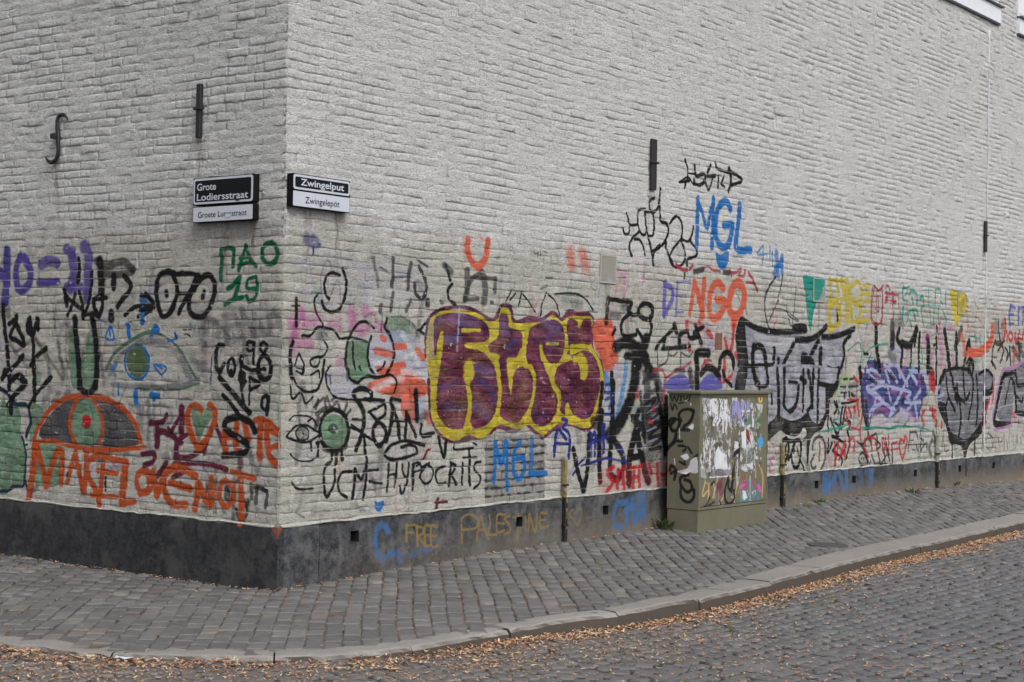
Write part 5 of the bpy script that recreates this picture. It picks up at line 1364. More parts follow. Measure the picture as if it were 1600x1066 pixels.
def pav_z(P):
    P = np.atleast_2d(P); r = P - O2; dr = r @ nR[:2]; t = r @ dR[:2]
    kd_, _ = kdist(P); kw_ = np.interp(P[:, 0], [-4, -1, .6, 1.6, 3, 6, 9], [.19, .18, .15, .22, .33, .36, .34]); q_ = np.maximum(kd_ - kw_, 0)
    base = zgv(np.clip(t, 0, 19)) * q_ / (q_ + np.maximum(dr, 0) + .01)
    s = np.clip((r @ dL[:2]), 0, 7); base = base - .018 * np.clip(s / .3, 0, 1) * np.clip(1 - (r @ nL[:2]) / 2, 0, 1)
    return base + .007 * vnoise(P[:, 0] * 1.3, P[:, 1] * 1.1, 301) + .003 * vnoise(P[:, 0] * 3, P[:, 1] * 3, 302)
def road_z(P):
    P = np.atleast_2d(P)
    return -np.interp(P[:, 0], [-3, -1, .2, 1.2, 6], [.032, .036, .092, .098, .095]) + .006 * vnoise(P[:, 0] * .9, P[:, 1] * .9, 311)

def stone_mat(name, c1, c2, c3, rough, bs, scale=14, rnd=.5):
    m, n, l, b = mat_new(name)
    g = n.new('ShaderNodeNewGeometry'); pos = g.outputs['Position']
    r = g.outputs['Random Per Island']; oi = n.new('ShaderNodeObjectInfo').outputs['Random']
    rr = math_(n, l, 'FRACT', math_(n, l, 'ADD', r, oi))
    f = noise(n, l, scale, 6, .7, vec=pos); f2 = noise(n, l, 110, 4, .7, vec=pos); f3 = noise(n, l, 1.6, 4, .6, vec=pos)
    c = mix(n, l, ramp(n, l, rr, [(0., 0.), (1., 1.)]), c1, c2)
    c = mix(n, l, ramp(n, l, rr, [(.86, 0.), (.95, rnd)]), c, c3)
    c = mix(n, l, math_(n, l, 'MULTIPLY', ramp(n, l, f, [(.4, 0.), (.75, 1.)]), .45), c, tuple(x * 1.7 for x in c2))
    c = mix(n, l, ramp(n, l, f3, [(.35, .30), (.7, 0.)]), c, tuple(x * .6 for x in c1))
    c = mix(n, l, ramp(n, l, f2, [(.3, .35), (.5, 0.)]), c, tuple(x * .35 for x in c1))
    l.new(c, b.inputs['Base Color'])
    l.new(ramp(n, l, f, [(.3, rough - .1), (.7, rough + .12)]), b.inputs['Roughness'])
    bp = bump(n, l, b, f, .5, bs); bump(n, l, b, f2, .4, bs * .4, bp)
    return m
M_sett = stone_mat('paving_clinker', (.088, .086, .084), (.150, .147, .144), (.19, .163, .14), .62, .006)
M_road = stone_mat('road_sett', (.078, .078, .083), (.125, .124, .130), (.15, .14, .13), .55, .006)
M_kerb = stone_mat('granite_kerb', (.19, .178, .166), (.245, .23, .217), (.21, .195, .18), .75, .006, 40, .2)
_n, _l = M_kerb.node_tree.nodes, M_kerb.node_tree.links; _b = _n['Principled BSDF']      # street dirt clings to the upright face
_g = _n.new('ShaderNodeNewGeometry'); _s = _n.new('ShaderNodeSeparateXYZ'); _l.new(_g.outputs['True Normal'], _s.inputs[0])
_src = _b.inputs['Base Color'].links[0].from_socket
_l.new(mix(_n, _l, ramp(_n, _l, _s.outputs[2], [(.15, .9), (.45, 0.)]), _src, (.052, .038, .028)), _b.inputs['Base Color'])
def joint_mat(name, c1, c2):
    m, n, l, b = mat_new(name)
    g = n.new('ShaderNodeNewGeometry'); pos = g.outputs['Position']
    l.new(mix(n, l, ramp(n, l, noise(n, l, 5, 6, .7, vec=pos), [(.35, 0.), (.65, 1.)]), c1, c2), b.inputs['Base Color']); b.inputs['Roughness'].default_value = .95
    bump(n, l, b, noise(n, l, 90, 4, .7, vec=pos), .8, .006); return m
M_sand = joint_mat('joint_sand', (.085, .055, .040), (.16, .105, .075)); M_soil = joint_mat('road_joint_soil', (.018, .016, .014), (.060, .044, .032))
_n, _l = M_road.node_tree.nodes, M_road.node_tree.links; _b = _n['Principled BSDF']      # dust blown over the setts
_g = _n.new('ShaderNodeNewGeometry'); _src = _b.inputs['Base Color'].links[0].from_socket
_s = _n.new('ShaderNodeSeparateXYZ'); _l.new(_g.outputs['Position'], _s.inputs[0]); _mr = _n.new('ShaderNodeMapRange'); _mr.inputs[1].default_value = 2.0; _mr.inputs[2].default_value = -.4; _mr.inputs[4].default_value = .55; _l.new(_s.outputs[0], _mr.inputs[0])
_l.new(mix(_n, _l, math_(_n, _l, 'MULTIPLY', _mr.outputs[0], ramp(_n, _l, noise(_n, _l, 3.5, 6, .7), [(.35, .25), (.62, 1.)])), _src, (.135, .120, .105)), _b.inputs['Base Color'])

# base sheets: ground far beyond, road bed, pavement bed
def sheet(name, x0, x1, y0, y1, step, zf, mat, keepf=None):
    xs = np.arange(x0, x1 + step/2, step); ys = np.arange(y0, y1 + step/2, step)
    X, Y = np.meshgrid(xs, ys, indexing='ij'); P = np.stack([X.ravel(), Y.ravel()], 1)
    F = grid_faces(len(xs), len(ys))
    if keepf is not None:
        c = P[F].mean(1); F = F[keepf(c)]
        u, inv = np.unique(F, return_inverse=True); P = P[u]; F = inv.reshape(F.shape)
    return mesh_obj(name, np.column_stack([P, zf(P)]), F, mat, smooth=True)
g0 = mesh_obj('ground', [(-150, -150, -.16), (150, -150, -.16), (150, 150, -.16), (-150, 150, -.16)], [(0, 1, 2, 3)], M_soil); tag(g0, kind='structure')
road = sheet('road', -9, 14, 2.0, 27, .25, lambda P: road_z(P) - .014, M_soil, lambda c: kdist(c)[0] < .22); tag(road, kind='structure')
pave = sheet('pavement', -8, 13, 8.4, 27, .12, lambda P: pav_z(P) - .0105, M_sand, lambda c: (kdist(c)[0] > .10) & (walld(c)[0] > -.12)); tag(pave, kind='structure')

# kerb stones
kerb = empty('kerb', tuple(np.append(kpt(arc[-1] * .4), 0.))); tag(kerb, kind='structure')
sj, _ = kdist([ground(796, 982)[:2]]); s_mid = kdist([ground(796, 982)[:2]])[1][0]
js = [s_mid]
while js[-1] < arc[-1] - .3: js.append(js[-1] + (.98 if len(js) < 2 else rng.uniform(.85, 1.25)))
while js[0] > .3: js.insert(0, js[0] - rng.uniform(.8, 1.1))
for a_, b_ in zip(js[:-1], js[1:]):
    a2, b2 = a_ + .005, min(b_ - .005, arc[-1] - .01)
    if a2 < 0 or b2 - a2 < .1: continue
    n_ = 19; V = []; dz = rng.uniform(-.004, .006) - (.004 if b_ <= s_mid + .01 else -.006); dn = rng.uniform(-.006, .006)
    for i in range(n_):
        s = a2 + (b2 - a2) * i / (n_ - 1); p = kpt(s); nr_ = knr(min(max(s, .06), arc[-1] - .06)); w_ = kwid(p[0])
        rz = float(road_z([p])[0]) - .05; e_ = .006 if i in (0, n_ - 1) else 0
        top = float(.004 * vnoise(s * 3, 1, 91) + .004 * vnoise(s * 13, 2, 92)) + dz + .004
        for off, z in ((-.008 + dn, rz), (-.004 + dn + .003 * float(vnoise(s * 14, 4, 93)), top - .030), (.004 + dn + .004 * float(vnoise(s * 13, 7, 94)), top - .010 - e_ * 2 + .003 * float(vnoise(s * 21, 8, 95))), (.018 + dn, top - .002 - e_), (w_ * .5, top + .001 - e_), (w_ - .012, top - e_), (w_ + .002, top - .014), (w_ + .003, -.12)):
            q = p + nr_ * off; V.append((q[0], q[1], z))
    F = [tuple(f) for f in grid_faces(n_, 8)[:, ::-1]] + [tuple(range(8)), tuple(range((n_-1)*8, n_*8))[::-1]]
    c = np.array(V).mean(0)
    o = mesh_obj('kerb_stone', V, F, M_kerb, kerb, loc=c); o.location = Vector(c) - Vector(kerb.location); fixn(o)

def stones(C, A, L, W, zf, H, bev, seed, seedtilt=.03):
    """bevelled setts: centres C (n,2), angle A, length L along A, width W; returns verts (n,12? ,3) and face template"""
    n = len(C); r = np.random.default_rng(seed)
    ca, sa_ = np.cos(A), np.sin(A); ax = np.stack([ca, sa_], 1); ay = np.stack([-sa_, ca], 1)
    jz = r.normal(0, .0034, n); zc = zf(C) + jz
    # ring A (skirt), ring B (edge), inner top
    crn = np.array([(-1, -1), (0, -1), (1, -1), (1, 1), (0, 1), (-1, 1)], float)
    V = np.zeros((n, 19, 3)); tx = r.uniform(-seedtilt, seedtilt, n); ty = r.uniform(-seedtilt, seedtilt, n)
    J = r.uniform(-.0065, .0065, (n, 6, 2)) * np.minimum(1, W / .09)[:, None, None]
    for ring, (ins, dz) in enumerate(((0., -H), (0.0, -bev * .9), (bev, 0.))):
        for k, (a_, b_) in enumerate(crn):
            lx = a_ * (L / 2 - ins) + J[:, k, 0]; ly = b_ * (W / 2 - ins) + J[:, k, 1]
            V[:, ring*6 + k, :2] = C + ax * lx[:, None] + ay * ly[:, None]
            V[:, ring*6 + k, 2] = zf(V[:, ring*6 + k, :2]) + jz + dz + tx * lx + ty * ly
    V[:, 18, :2] = C; V[:, 18, 2] = zc + r.uniform(.0, .003, n)
    F = []
    for ring in (0, 1):
        for k in range(6): F.append((ring*6 + k, ring*6 + (k+1) % 6, (ring+1)*6 + (k+1) % 6, (ring+1)*6 + k))
    F = np.array(F); T = np.array([(12 + k, 12 + (k+1) % 6, 18) for k in range(6)])
    return V, F, T
def emit(name_one, name_all, parent, mat, V, F, T, order, nmax, label_all=None):
    top = order[:nmax]; rest = order[nmax:]
    fl = [tuple(f) for f in F] + [tuple(t) for t in T]
    for i in top:
        c = V[i].mean(0); o = mesh_obj(name_one, V[i], fl, mat, parent, loc=c)
    n = len(rest); VV = V[rest].reshape(-1, 3); off = (np.arange(n) * V.shape[1])[:, None, None]
    Tq = np.concatenate([T, T[:, :1]], 1)
    me = bpy.data.meshes.new(name_all)
    f4 = (F[None] + off).reshape(-1, 4); f3 = (T[None] + off).reshape(-1, 3)
    loops = np.concatenate([f4.ravel(), f3.ravel()]); st = np.concatenate([np.arange(len(f4)) * 4, len(f4) * 4 + np.arange(len(f3)) * 3])
    me.vertices.add(len(VV)); me.vertices.foreach_set('co', VV.ravel()); me.loops.add(len(loops)); me.loops.foreach_set('vertex_index', loops.astype(np.int32))
    me.polygons.add(len(st)); me.polygons.foreach_set('loop_start', st.astype(np.int32)); me.update(calc_edges=True)
    me.materials.append(mat); o = bpy.data.objects.new(name_all, me); link(o, parent); o['kind'] = 'stuff'
    return o
def view_area(C, z, A):
    P = np.column_stack([C, z]); rel = P - CAM; k = rel @ fw
    px = CX + FPX * (rel @ rt) / k; py = CY - FPX * (rel @ up) / k
    d = np.linalg.norm(rel, axis=1); ar = A / d ** 2 * np.abs(rel[:, 2]) / d
    ar[(px < 0) | (px > 1600) | (py < 0) | (py > 1062)] = 0
    return ar
# pavement clinkers: columns running towards the kerb, slightly fanned
Cs = []; As = []; Ls = []; Ws = []
for i in range(-58, 110):
    u = i * .108; y = 8.2 + rng.uniform(0, .2)
    while y < 26:
        L_ = rng.uniform(.19, .23); yc_ = y + L_ / 2
        k_ = (yc_ - 9.0); x = u - .075 * k_ + .012 * sin(yc_ * 1.7 + u) + .010 * float(vnoise(u * 2, yc_, 411))
        if u < -1: x += .05 * (u + 1) * k_ * .0
        Cs.append((x, yc_)); As.append(atan2(1, -.075) + rng.uniform(-.02, .02)); Ls.append(L_ - .017); Ws.append(.108 - .006 + rng.uniform(-.004, .003)); y += L_
Cs = np.array(Cs); As = np.array(As); Ls = np.array(Ls); Ws = np.array(Ws)
kd, _ = kdist(Cs); wd, tt, ss = walld(Cs)
kw = np.array([kwid(x) for x in Cs[:, 0]])
m_ = (kd > kw - .075) & (wd > -.06) & (Cs[:, 0] > -5.5)
Cs, As, Ls, Ws = Cs[m_], As[m_], Ls[m_], Ws[m_]
V, F, T = stones(Cs, As, Ls, Ws, pav_z, .03, .007, 5, .045)
order = np.argsort(-view_area(Cs, pav_z(Cs), Ls * Ws))
emit('paving_stone', 'paving_field', pave, M_sett, V, F, T, order, 300)
# road setts in segmental arches
Cs = []; As = []; Ls = []; Ws = []
BW = 1.5
for j in range(-20, 190):
    for b_ in range(-8, 9):
        nb = 13
        for k in range(nb):
            u = (k + .5) / nb - .5 + rng.uniform(-.006, .006)
            xx = (b_ + .5 + u) * BW; R_ = .95
            dy = sqrt(max(R_**2 - (u * BW)**2, 0)) - R_
            y = 3.0 + j * .124 - dy * -1.0
            ang = -(u * BW) / R_ * .85
            Cs.append((xx + 1.2 + rng.uniform(-.004, .004), y + rng.uniform(-.006, .006))); As.append(ang + rng.uniform(-.06, .06)); Ls.append(.1055 + rng.uniform(-.016, .006)); Ws.append(.112 + rng.uniform(-.016, .004))
Cs = np.array(Cs); As = np.array(As); Ls = np.array(Ls); Ws = np.array(Ws)
# rotate the laying pattern so the bays run along the street
c0 = np.array([1.5, 10.]); th = radians(-38); Rm = np.array([[cos(th), -sin(th)], [sin(th), cos(th)]])
Cs = (Cs - c0) @ Rm.T + c0; As = As + th
kd, _ = kdist(Cs)
m_ = (kd < .03) & (Cs[:, 1] > 6.0) & (np.abs(Cs[:, 0]) < Cs[:, 1] * .37 + .8) & (Cs[:, 1] < 22)
Cs, As, Ls, Ws = Cs[m_], As[m_], Ls[m_], Ws[m_]
V, F, T = stones(Cs, As, Ls, Ws, road_z, .028, .010, 6, .045)
order = np.argsort(-view_area(Cs, road_z(Cs), Ls * Ws))
emit('road_sett', 'road_sett_field', road, M_road, V, F, T, order, 300)
print('road setts', len(Cs))

# ------------------------------------------------------------------ fallen linden bracts and leaves
def leaf_mat(name, cols, rough=.8):
    m, n, l, b = mat_new(name); r = n.new('ShaderNodeNewGeometry').outputs['Random Per Island']
    rp = n.new('ShaderNodeValToRGB'); rp.color_ramp.interpolation = 'CONSTANT'; e = rp.color_ramp.elements
    while len(e) < len(cols): e.new(.5)
    for i, (el, c) in enumerate(zip(e, cols)): el.position = i / len(cols); el.color = (*c, 1)
    l.new(r, rp.inputs[0]); l.new(rp.outputs[0], b.inputs['Base Color']); b.inputs['Roughness'].default_value = rough
    return m
M_leaf = leaf_mat('dry_bracts', [(.42, .21, .11), (.48, .28, .15), (.34, .16, .08), (.54, .37, .23), (.25, .11, .055), (.45, .23, .12), (.60, .48, .34), (.40, .21, .11), (.52, .40, .27), (.24, .14, .085)])
def leaves(name, P, z, size, seed, lift=0.01):
    n = len(P); r = np.random.default_rng(seed)
    a_ = r.uniform(0, 2*pi, n); L = size * r.uniform(.35, 1.5, n); W = L * r.uniform(.12, .34, n)
    dx = np.stack([np.cos(a_), np.sin(a_)], 1); dy = np.stack([-np.sin(a_), np.cos(a_)], 1)
    V = np.zeros((n, 6, 3)); cv = r.uniform(-.3, .6, n) * L; tl = r.uniform(-.35, .35, n); rl = r.uniform(-.6, .6, n)
    for k, (u, w_) in enumerate(((-.5, .25), (-.5, -.25), (0, .5), (0, -.5), (.5, .18), (.5, -.18))):
        V[:, k, :2] = P + dx * (u * L)[:, None] + dy * (w_ * W + (abs(u) * cv * .6))[:, None]
        V[:, k, 2] = z + lift * r.uniform(.2, 1, n) + np.abs(u) * np.abs(cv) * .55 + np.abs(tl * u * L) + np.abs(rl * w_ * W)
    F = np.array([(0, 1, 3, 2), (2, 3, 5, 4)]); FF = (F[None] + (np.arange(n) * 6)[:, None, None]).reshape(-1, 4)
    o = mesh_obj(name, V.reshape(-1, 3), FF, M_leaf); tag(o, kind='stuff'); return o
def along(n, dist, srange=(3., None), seed=1):
    r = np.random.default_rng(seed); s = r.uniform(srange[0], srange[1] or arc[-1] - 2, n)
    d = dist(r, n, s); P = np.array([kpt(x) for x in s]) - np.array([knr(min(max(x, .1), arc[-1] - .1)) for x in s]) * d[:, None]
    return P, d
m_x = lambda P_, r_: r_.random(len(P_)) < np.interp(P_[:, 0], [-3, -1, .3, 2], [.62, .30, .9, 1.])
wd_ = lambda r, n, s: np.abs(r.normal(0, 1, n)) * (  .125 + .05 * vnoise(s * 2.2, s * 0, 61)) + .022
P, d = along(10500, wd_, (3., None), 1)
keep_ = m_x(P, np.random.default_rng(8)); P, d = P[keep_], d[keep_]
lo = leaves('leaf_litter', P, road_z(P) + .014 * np.exp(-d / .10) * np.clip(rng.normal(.7, .35, len(P)), 0, 1.3), .038, 2, .010)
tag(lo, 'thick drift of dry orange linden bracts in the gutter along the kerb', 'leaf litter')
P, d = along(14000, lambda r, n, s: r.gamma(1.4, .32, n) + .05, (2., None), 3)
m_ = rng.random(len(P)) < np.interp(P[:, 0], [-3, .5, 1.5, 3, 6], [1, 1, .65, .28, .2]); P = P[m_]
P2 = np.column_stack([rng.uniform(-3.6, 4.5, 22000), rng.uniform(7.2, 10.5, 22000)])
kd, _ = kdist(P2); P2 = P2[(kd < -.05) & (rng.random(len(P2)) < np.interp(P2[:, 0], [-3, .3, 1.5, 4], [.8, .75, .45, .2]) * (.55 + .6 * vnoise(P2[:, 0] * 2.5, P2[:, 1] * 2.5, 66)))]
P = np.vstack([P, P2])
lo = leaves('scattered_leaves', P, road_z(P) + .001, .030, 4, .004); tag(lo, 'loose dry bracts scattered over the road cobbles', 'leaf litter')
# bits in the pavement joints
P2 = np.column_stack([rng.uniform(-4, 7, 9000), rng.uniform(8.8, 19, 9000)]); kd, _ = kdist(P2); wd, _, _ = walld(P2)
u_ = (P2[:, 0] + .075 * (P2[:, 1] - 9.0)) / .108; jn = np.abs(u_ - np.round(u_ - .5) - .5)
m_ = (kd > .25) & (wd > .03) & ((jn < .12) | (rng.random(len(P2)) < .03)) & (rng.random(len(P2)) < np.interp(P2[:, 0], [-3, 1.5, 3], [1, .9, .35])); P2 = P2[m_]
lo = leaves('joint_leaves', P2, pav_z(P2) + .000, .020, 5, .004); tag(lo, 'small dry leaf crumbs caught in the pavement joints', 'leaf litter')
P, _ = along(10, lambda r, n, s: r.uniform(0, 1, n), (4, 8), 9)
s_ = rng.uniform(0, 17, 520); dW = np.abs(rng.normal(0, .03, 520)) + .04
P = O2 + s_[:, None] * dR[:2] + dW[:, None] * nR[:2]; P = np.vstack([P, O2 + (s_[:150] * .25)[:, None] * dL[:2] + dW[:150, None] * nL[:2]])
lo = leaves('wall_foot_leaves', P, pav_z(P) + .002, .026, 6, .008); tag(lo, 'dry leaf crumbs gathered at the foot of the plinth', 'leaf litter')

# ------------------------------------------------------------------ weeds
M_weed = leaf_mat('weed_green', [(.035, .075, .018), (.055, .10, .025), (.08, .12, .035), (.11, .12, .05)], .6)
def weed(px, z, n, h, spread, lab, group=None, name='weed', broad=.3):
    x0, y0 = ground(*px, z)[:2]; V = []; F = []
    r = np.random.default_rng(int(px[0] * 7))
    for i in range(n):
        a_ = r.uniform(0, 2*pi); rr = spread * r.uniform(0, 1); hh = h * r.uniform(.4, 1.1); lean = r.uniform(.2, .9) * hh
        bx, by = cos(a_) * rr * .6, sin(a_) * rr * .6; w_ = hh * broad * r.uniform(.15, .4); b2 = a_ + r.uniform(-.6, .6)
        i0 = len(V); wx, wy = -sin(b2) * w_, cos(b2) * w_
        for u, ww in ((0, .3), (.4, 1), (.8, .7), (1, .05)):
            cx_, cy_, cz_ = bx + cos(b2) * lean * u**1.5, by + sin(b2) * lean * u**1.5, hh * u * (1 - .25 * u)
            V.append((cx_ - wx*ww, cy_ - wy*ww, cz_)); V.append((cx_ + wx*ww, cy_ + wy*ww, cz_))
        for q in range(3): F.append((i0+2*q, i0+2*q+1, i0+2*q+3, i0+2*q+2))
    zz = float(pav_z([(x0, y0)])[0]) if z > -.02 else z
    o = mesh_obj(name, V, F, M_weed); o.location = (x0, y0, zz - .004)
    tag(o, lab, 'weed', group); return o
weed((1041, 827), .09, 85, .13, .13, 'bushy green weed at the left foot of the cabinet')
weed((1245, 795), .15, 34, .05, .16, 'low weed at the plinth right of the first pipe past the cabinet')
weed((1262, 789), .16, 30, .05, .10, 'small weed just right of the square vent beyond the cabinet')
weed((1282, 783), .17, 40, .07, .09, 'upright little weed under the blue scrawl on the plinth')
weed((1349, 776), .16, 30, .035, .12, 'flat yellowish weed below the middle of the far plinth')
weed((1425, 769), .15, 60, .09, .14, 'wide grassy weed left of the far pipe')
weed((1489, 759), .14, 60, .09, .14, 'green weed right of the far pipe')
weed((1503, 762), .13, 30, .04, .12, 'smaller flat weed beside the one right of the far pipe')
weed((60, 877), -.01, 9, .05, .03, 'pale sprig growing near the left edge of the plinth')
weed((83, 871), -.01, 26, .06, .04, 'green tuft at the foot of the left plinth')
weed((155, 884), -.01, 22, .06, .05, 'dry tuft near the middle of the left plinth foot')
weed((201, 899), -.01, 26, .025, .09, 'mossy patch of weed on the left pavement')
weed((602, 909), .02, 22, .02, .06, 'tiny weed in the pavement right of the corner')
weed((1163, 921), -.03, 60, .045, .06, 'clump of weed growing against the kerb face')
weed((1013, 962), -.07, 24, .035, .025, 'tuft of weed in the kerb joint')
weed((825, 991), -.07, 24, .025, .03, 'small weed at the foot of the near kerb stone')
# moss in the road joints
n = 1500; P = np.column_stack([rng.uniform(-1.0, 4.2, n), rng.uniform(7.4, 12, n)]); kd, _ = kdist(P); P = P[(kd < -.3) & (vnoise(P[:, 0] * 1.5, P[:, 1] * 1.5, 67) > .1)]
V = []; F = []
for x, y in P[:420]:
    z = float(road_z([(x, y)])[0])
    for q in range(5):
        a_ = rng.uniform(0, 2*pi); r = .012; i0 = len(V); bx, by = x + rng.uniform(-.015, .015), y + rng.uniform(-.01, .01)
        V += [(bx - .003, by, z - .004), (bx + .003, by, z - .004), (bx + r*cos(a_), by + r*sin(a_), z + rng.uniform(.004, .010))]; F.append((i0, i0+1, i0+2))
o = mesh_obj('joint_moss', V, F, M_weed); tag(o, 'tiny green growth in the joints of the road', 'moss', kind='stuff')
# twig, litter, drain cover
M_twig = simple('twig_bark', (.10, .055, .035), .9)
tw = [ground(x, y, z)[:3] for x, y, z in ((427, 925, .006), (440, 917, .018), (447, 914.5, .022), (456, 913, .02), (462, 912.5, .012))]
V, F = tube(catmull([tuple(p) for p in tw], 4), .006, 6); c = np.mean(V, 0); o = mesh_obj('twig', V, F, M_twig, loc=c, smooth=True); tag(o, 'crooked brown twig lying at the foot of the building corner', 'twig')
M_paper = simple('litter_paper', (.62, .64, .68), .8)
for px, s_, lab in (((196, 1033), .055, 'crumpled white paper scrap on the road at lower left'), ((1289, 898), .07, 'white paper scrap among the bracts by the right kerb')):
    g_ = ground(*px, -.04 if px[0] < 500 else -.085); V = []; n_ = 5
    for i in range(n_):
        for j in range(n_): V.append(((i/4 - .5) * s_ * 2, (j/4 - .5) * s_, .006 + .018 * abs(float(vnoise(i * .9, j * .9, 505)))))
    o = mesh_obj('paper_scrap', V, grid_faces(n_, n_), M_paper); o.location = (g_[0], g_[1], float(road_z([g_[:2]])[0]) + .004); tag(o, lab, 'litter')
M_cast = simple('cast_iron', (.055, .05, .048), .6, 0, .3, 50, .003)
g_ = ground(1293, 850, .03); zc = float(pav_z([g_[:2]])[0]) + .006
V = [(0, 0, .004)]; F = []
for rr, z in ((.14, .004), (.17, .004), (.18, .002), (.185, -.02)): V += [(rr*cos(2*pi*k/28), rr*sin(2*pi*k/28), z) for k in range(28)]
for k in range(28):
    F.append((0, 1 + k, 1 + (k+1) % 28))
    for r_ in range(3): F.append((1 + r_*28 + k, 1 + (r_+1)*28 + k, 1 + (r_+1)*28 + (k+1) % 28, 1 + r_*28 + (k+1) % 28))
o = fixn(mesh_obj('manhole_cover', V, F, M_cast)); o.location = (g_[0], g_[1], zc); tag(o, 'small round iron cover set in the pavement', 'manhole cover')
# ------------------------------------------------------------------ painted pipe guards on the wall
M_pyel = simple('worn_yellow', (.21, .165, .06), .65, 0, .5, 25, .002)
M_pgrey = simple('pipe_grey', (.26, .25, .21), .6, 0, .3, 25, .002)
M_pblk = simple('pipe_black', (.012, .012, .013), .55, 0, .4, 30, .002)
def pipe(pxt, pxb, zb, zsplit, lab, wid=.036, dep=.038, top=None):
    t, zt = toR(*pxt); root = empty('pipe_guard', tuple(wp('R', t, zb, .03)))
    tag(root, lab, 'pipe guard', 'painted pipe guards fixed to the long wall')
    loc = np.array(root.location)
    def pc(nm, z0, z1, m, w_, d0, d1, bev=.004):
        P0 = wp('R', t - w_/2, z0, d0) - loc; V, F = box_vf(P0, dR, UZ, nR, w_, z1 - z0, d1 - d0, bev); return fixn(mesh_obj(nm, V, F, m, root))
    pc('lower_pipe', zb, zsplit, M_pblk, wid, .028, .028 + dep)
    pc('upper_pipe', zsplit + .001, zt - .03, M_pyel, wid * .9, .020, .020 + dep * .9)
    pc('end_cap', zt - .03, zt, M_pgrey, wid * 1.15, .012, .022 + dep * .9)
    for z in (zsplit + .10, zsplit - .25):
        pc('clip', z, z + .018, M_pblk, wid * 1.5, .026, .031 + dep)
    for k in range(7):                          # paint chips
        z0 = rng.uniform(zb + .02, zsplit - .02); pc('paint_chip', z0, z0 + rng.uniform(.01, .045), M_pyel, wid * rng.uniform(.2, .5), .03 + dep - .002, .0295 + dep + .0012, 0)
    return root
_, zs1 = toR(878, 777); _, zb1 = toR(880, 845)
pipe((878, 714), (880, 845), zg(3.4) - .02, zs1, 'nearest pipe guard, right of the maroon bubble letters, yellow above and black below')
_, zs2 = toR(1219, 742); pipe((1219, 692), (1217, 793), zg(7.5) - .02, zs2, 'pipe guard just right of the cabinet, yellow above and black below', .05)
_, zs3 = toR(1461, 722); p3_ = pipe((1461, 679), (1460, 762), zg(11.6) - .02, zs3, 'farthest pipe guard, dark, below the silver figure', .055)
for c in p3_.children:
    if c.name.startswith('upper'): c.data.materials[0] = M_pgrey

# ------------------------------------------------------------------ street signs
M_sblk = simple('sign_black', (.006, .007, .009), .6, 0, .1); M_swht = simple('sign_white', (.50, .53, .60), .4, 0, .03)
M_sbod = simple('sign_body', (.005, .005, .006), .8)
for _m in (M_sblk, M_sbod): _m.node_tree.nodes['Principled BSDF'].inputs['Specular IOR Level'].default_value = .18
M_scuff = simple('scuff', (.05, .05, .055), .6)
def text_mesh(body, size, bold=.0):
    cu = bpy.data.curves.new('t', 'FONT'); cu.body = body; cu.size = size; cu.offset = bold; cu.extrude = 0.0; cu.resolution_u = 4
    ob = bpy.data.objects.new('t', cu); col.objects.link(ob)
    dg = bpy.context.evaluated_depsgraph_get(); dg.update(); me = bpy.data.meshes.new_from_object(ob.evaluated_get(dg))
    v = np.array([x.co[:] for x in me.vertices]); f = [tuple(p.vertices) for p in me.polygons]
    bpy.data.objects.remove(ob); bpy.data.meshes.remove(me); return v, f
def rrect(w, h, r, n=5):
    P = []
    for cx_, cy_, a0 in ((w - r, h - r, 0), (r, h - r, 90), (r, r, 180), (w - r, r, 270)):
        for k in range(n + 1): a_ = radians(a0 + 90 * k / n); P.append((cx_ + r*cos(a_), cy_ + r*sin(a_)))
    return P
def sign(side, tl, W, Ht, zbot, gap, lines, sub, lab, dep=.055):
    """tl = t of the sign's left edge as seen; ax = reading direction"""
    ax = dR if side == 'R' else -dL; nn = nR if side == 'R' else nL
    org = wp(side, tl, zbot, .012)
    root = empty('street_sign', tuple(org)); tag(root, lab, 'street sign')
    def P(x, y, d): return ax * x + UZ * y + nn * d
    def plate(nm, x, y, w, h, d0, d1, m, r=.004, par=root):
        q = rrect(w, h, r); n = len(q)
        V = [P(x + a_, y + b_, d0) for a_, b_ in q] + [P(x + a_, y + b_, d1) for a_, b_ in q]
        F = [tuple(range(n, 2*n)), tuple(range(n))[::-1]] + [(k, (k+1) % n, n + (k+1) % n, n + k) for k in range(n)]
        return fixn(mesh_obj(nm, V, F, m, par))
    hs = .115
    plate('upper_box', 0, hs + gap, W, Ht - hs - gap, 0, dep, M_sbod)
    lowb = plate('lower_box', 0, 0, W, hs, 0, dep, M_sbod)
    up_ = plate('name_plate', .006, hs + gap + .006, W - .012, Ht - hs - gap - .012, dep + .0005, dep + .003, M_swht, .02)
    plate('name_field', .022, hs + gap + .022, W - .044, Ht - hs - gap - .044, dep + .0035, dep + .0045, M_sblk, .012)
    plate('dialect_plate', .006, .005, W - .012, hs - .010, dep + .0005, dep + .003, M_swht, .006)
    for txt, x, y, wid, m, sz, bold in lines + [sub]:
        v, f = text_mesh(txt, sz, bold); v[:, 0] -= v[:, 0].min(); k = wid / v[:, 0].max()
        V = [P(x + a_ * k, y + b_, dep + .0055) for a_, b_, _ in v]
        mesh_obj('lettering', V, f, m, root)
    return root, P, plate
t0, _ = plane_uv(457, 300, O + nR * .067, nR, dR); t1, _ = plane_uv(547, 300, O + nR * .067, nR, dR)
_, zt = plane_uv(457, 270, O + nR * .067, nR, dR); _, zb = plane_uv(457, 322, O + nR * .067, nR, dR)
W = t1 - t0; Hh = zt - zb
r1, P_, pl = sign('R', t0, W, Hh, zb, .002, [('Zwingelput', .075, .154, W - .145, M_swht, .068, .0012)], ('Zwingelepöt', .125, .032, W - .24, M_sblk, .066, .0), 'black and white street sign reading Zwingelput, right of the corner')
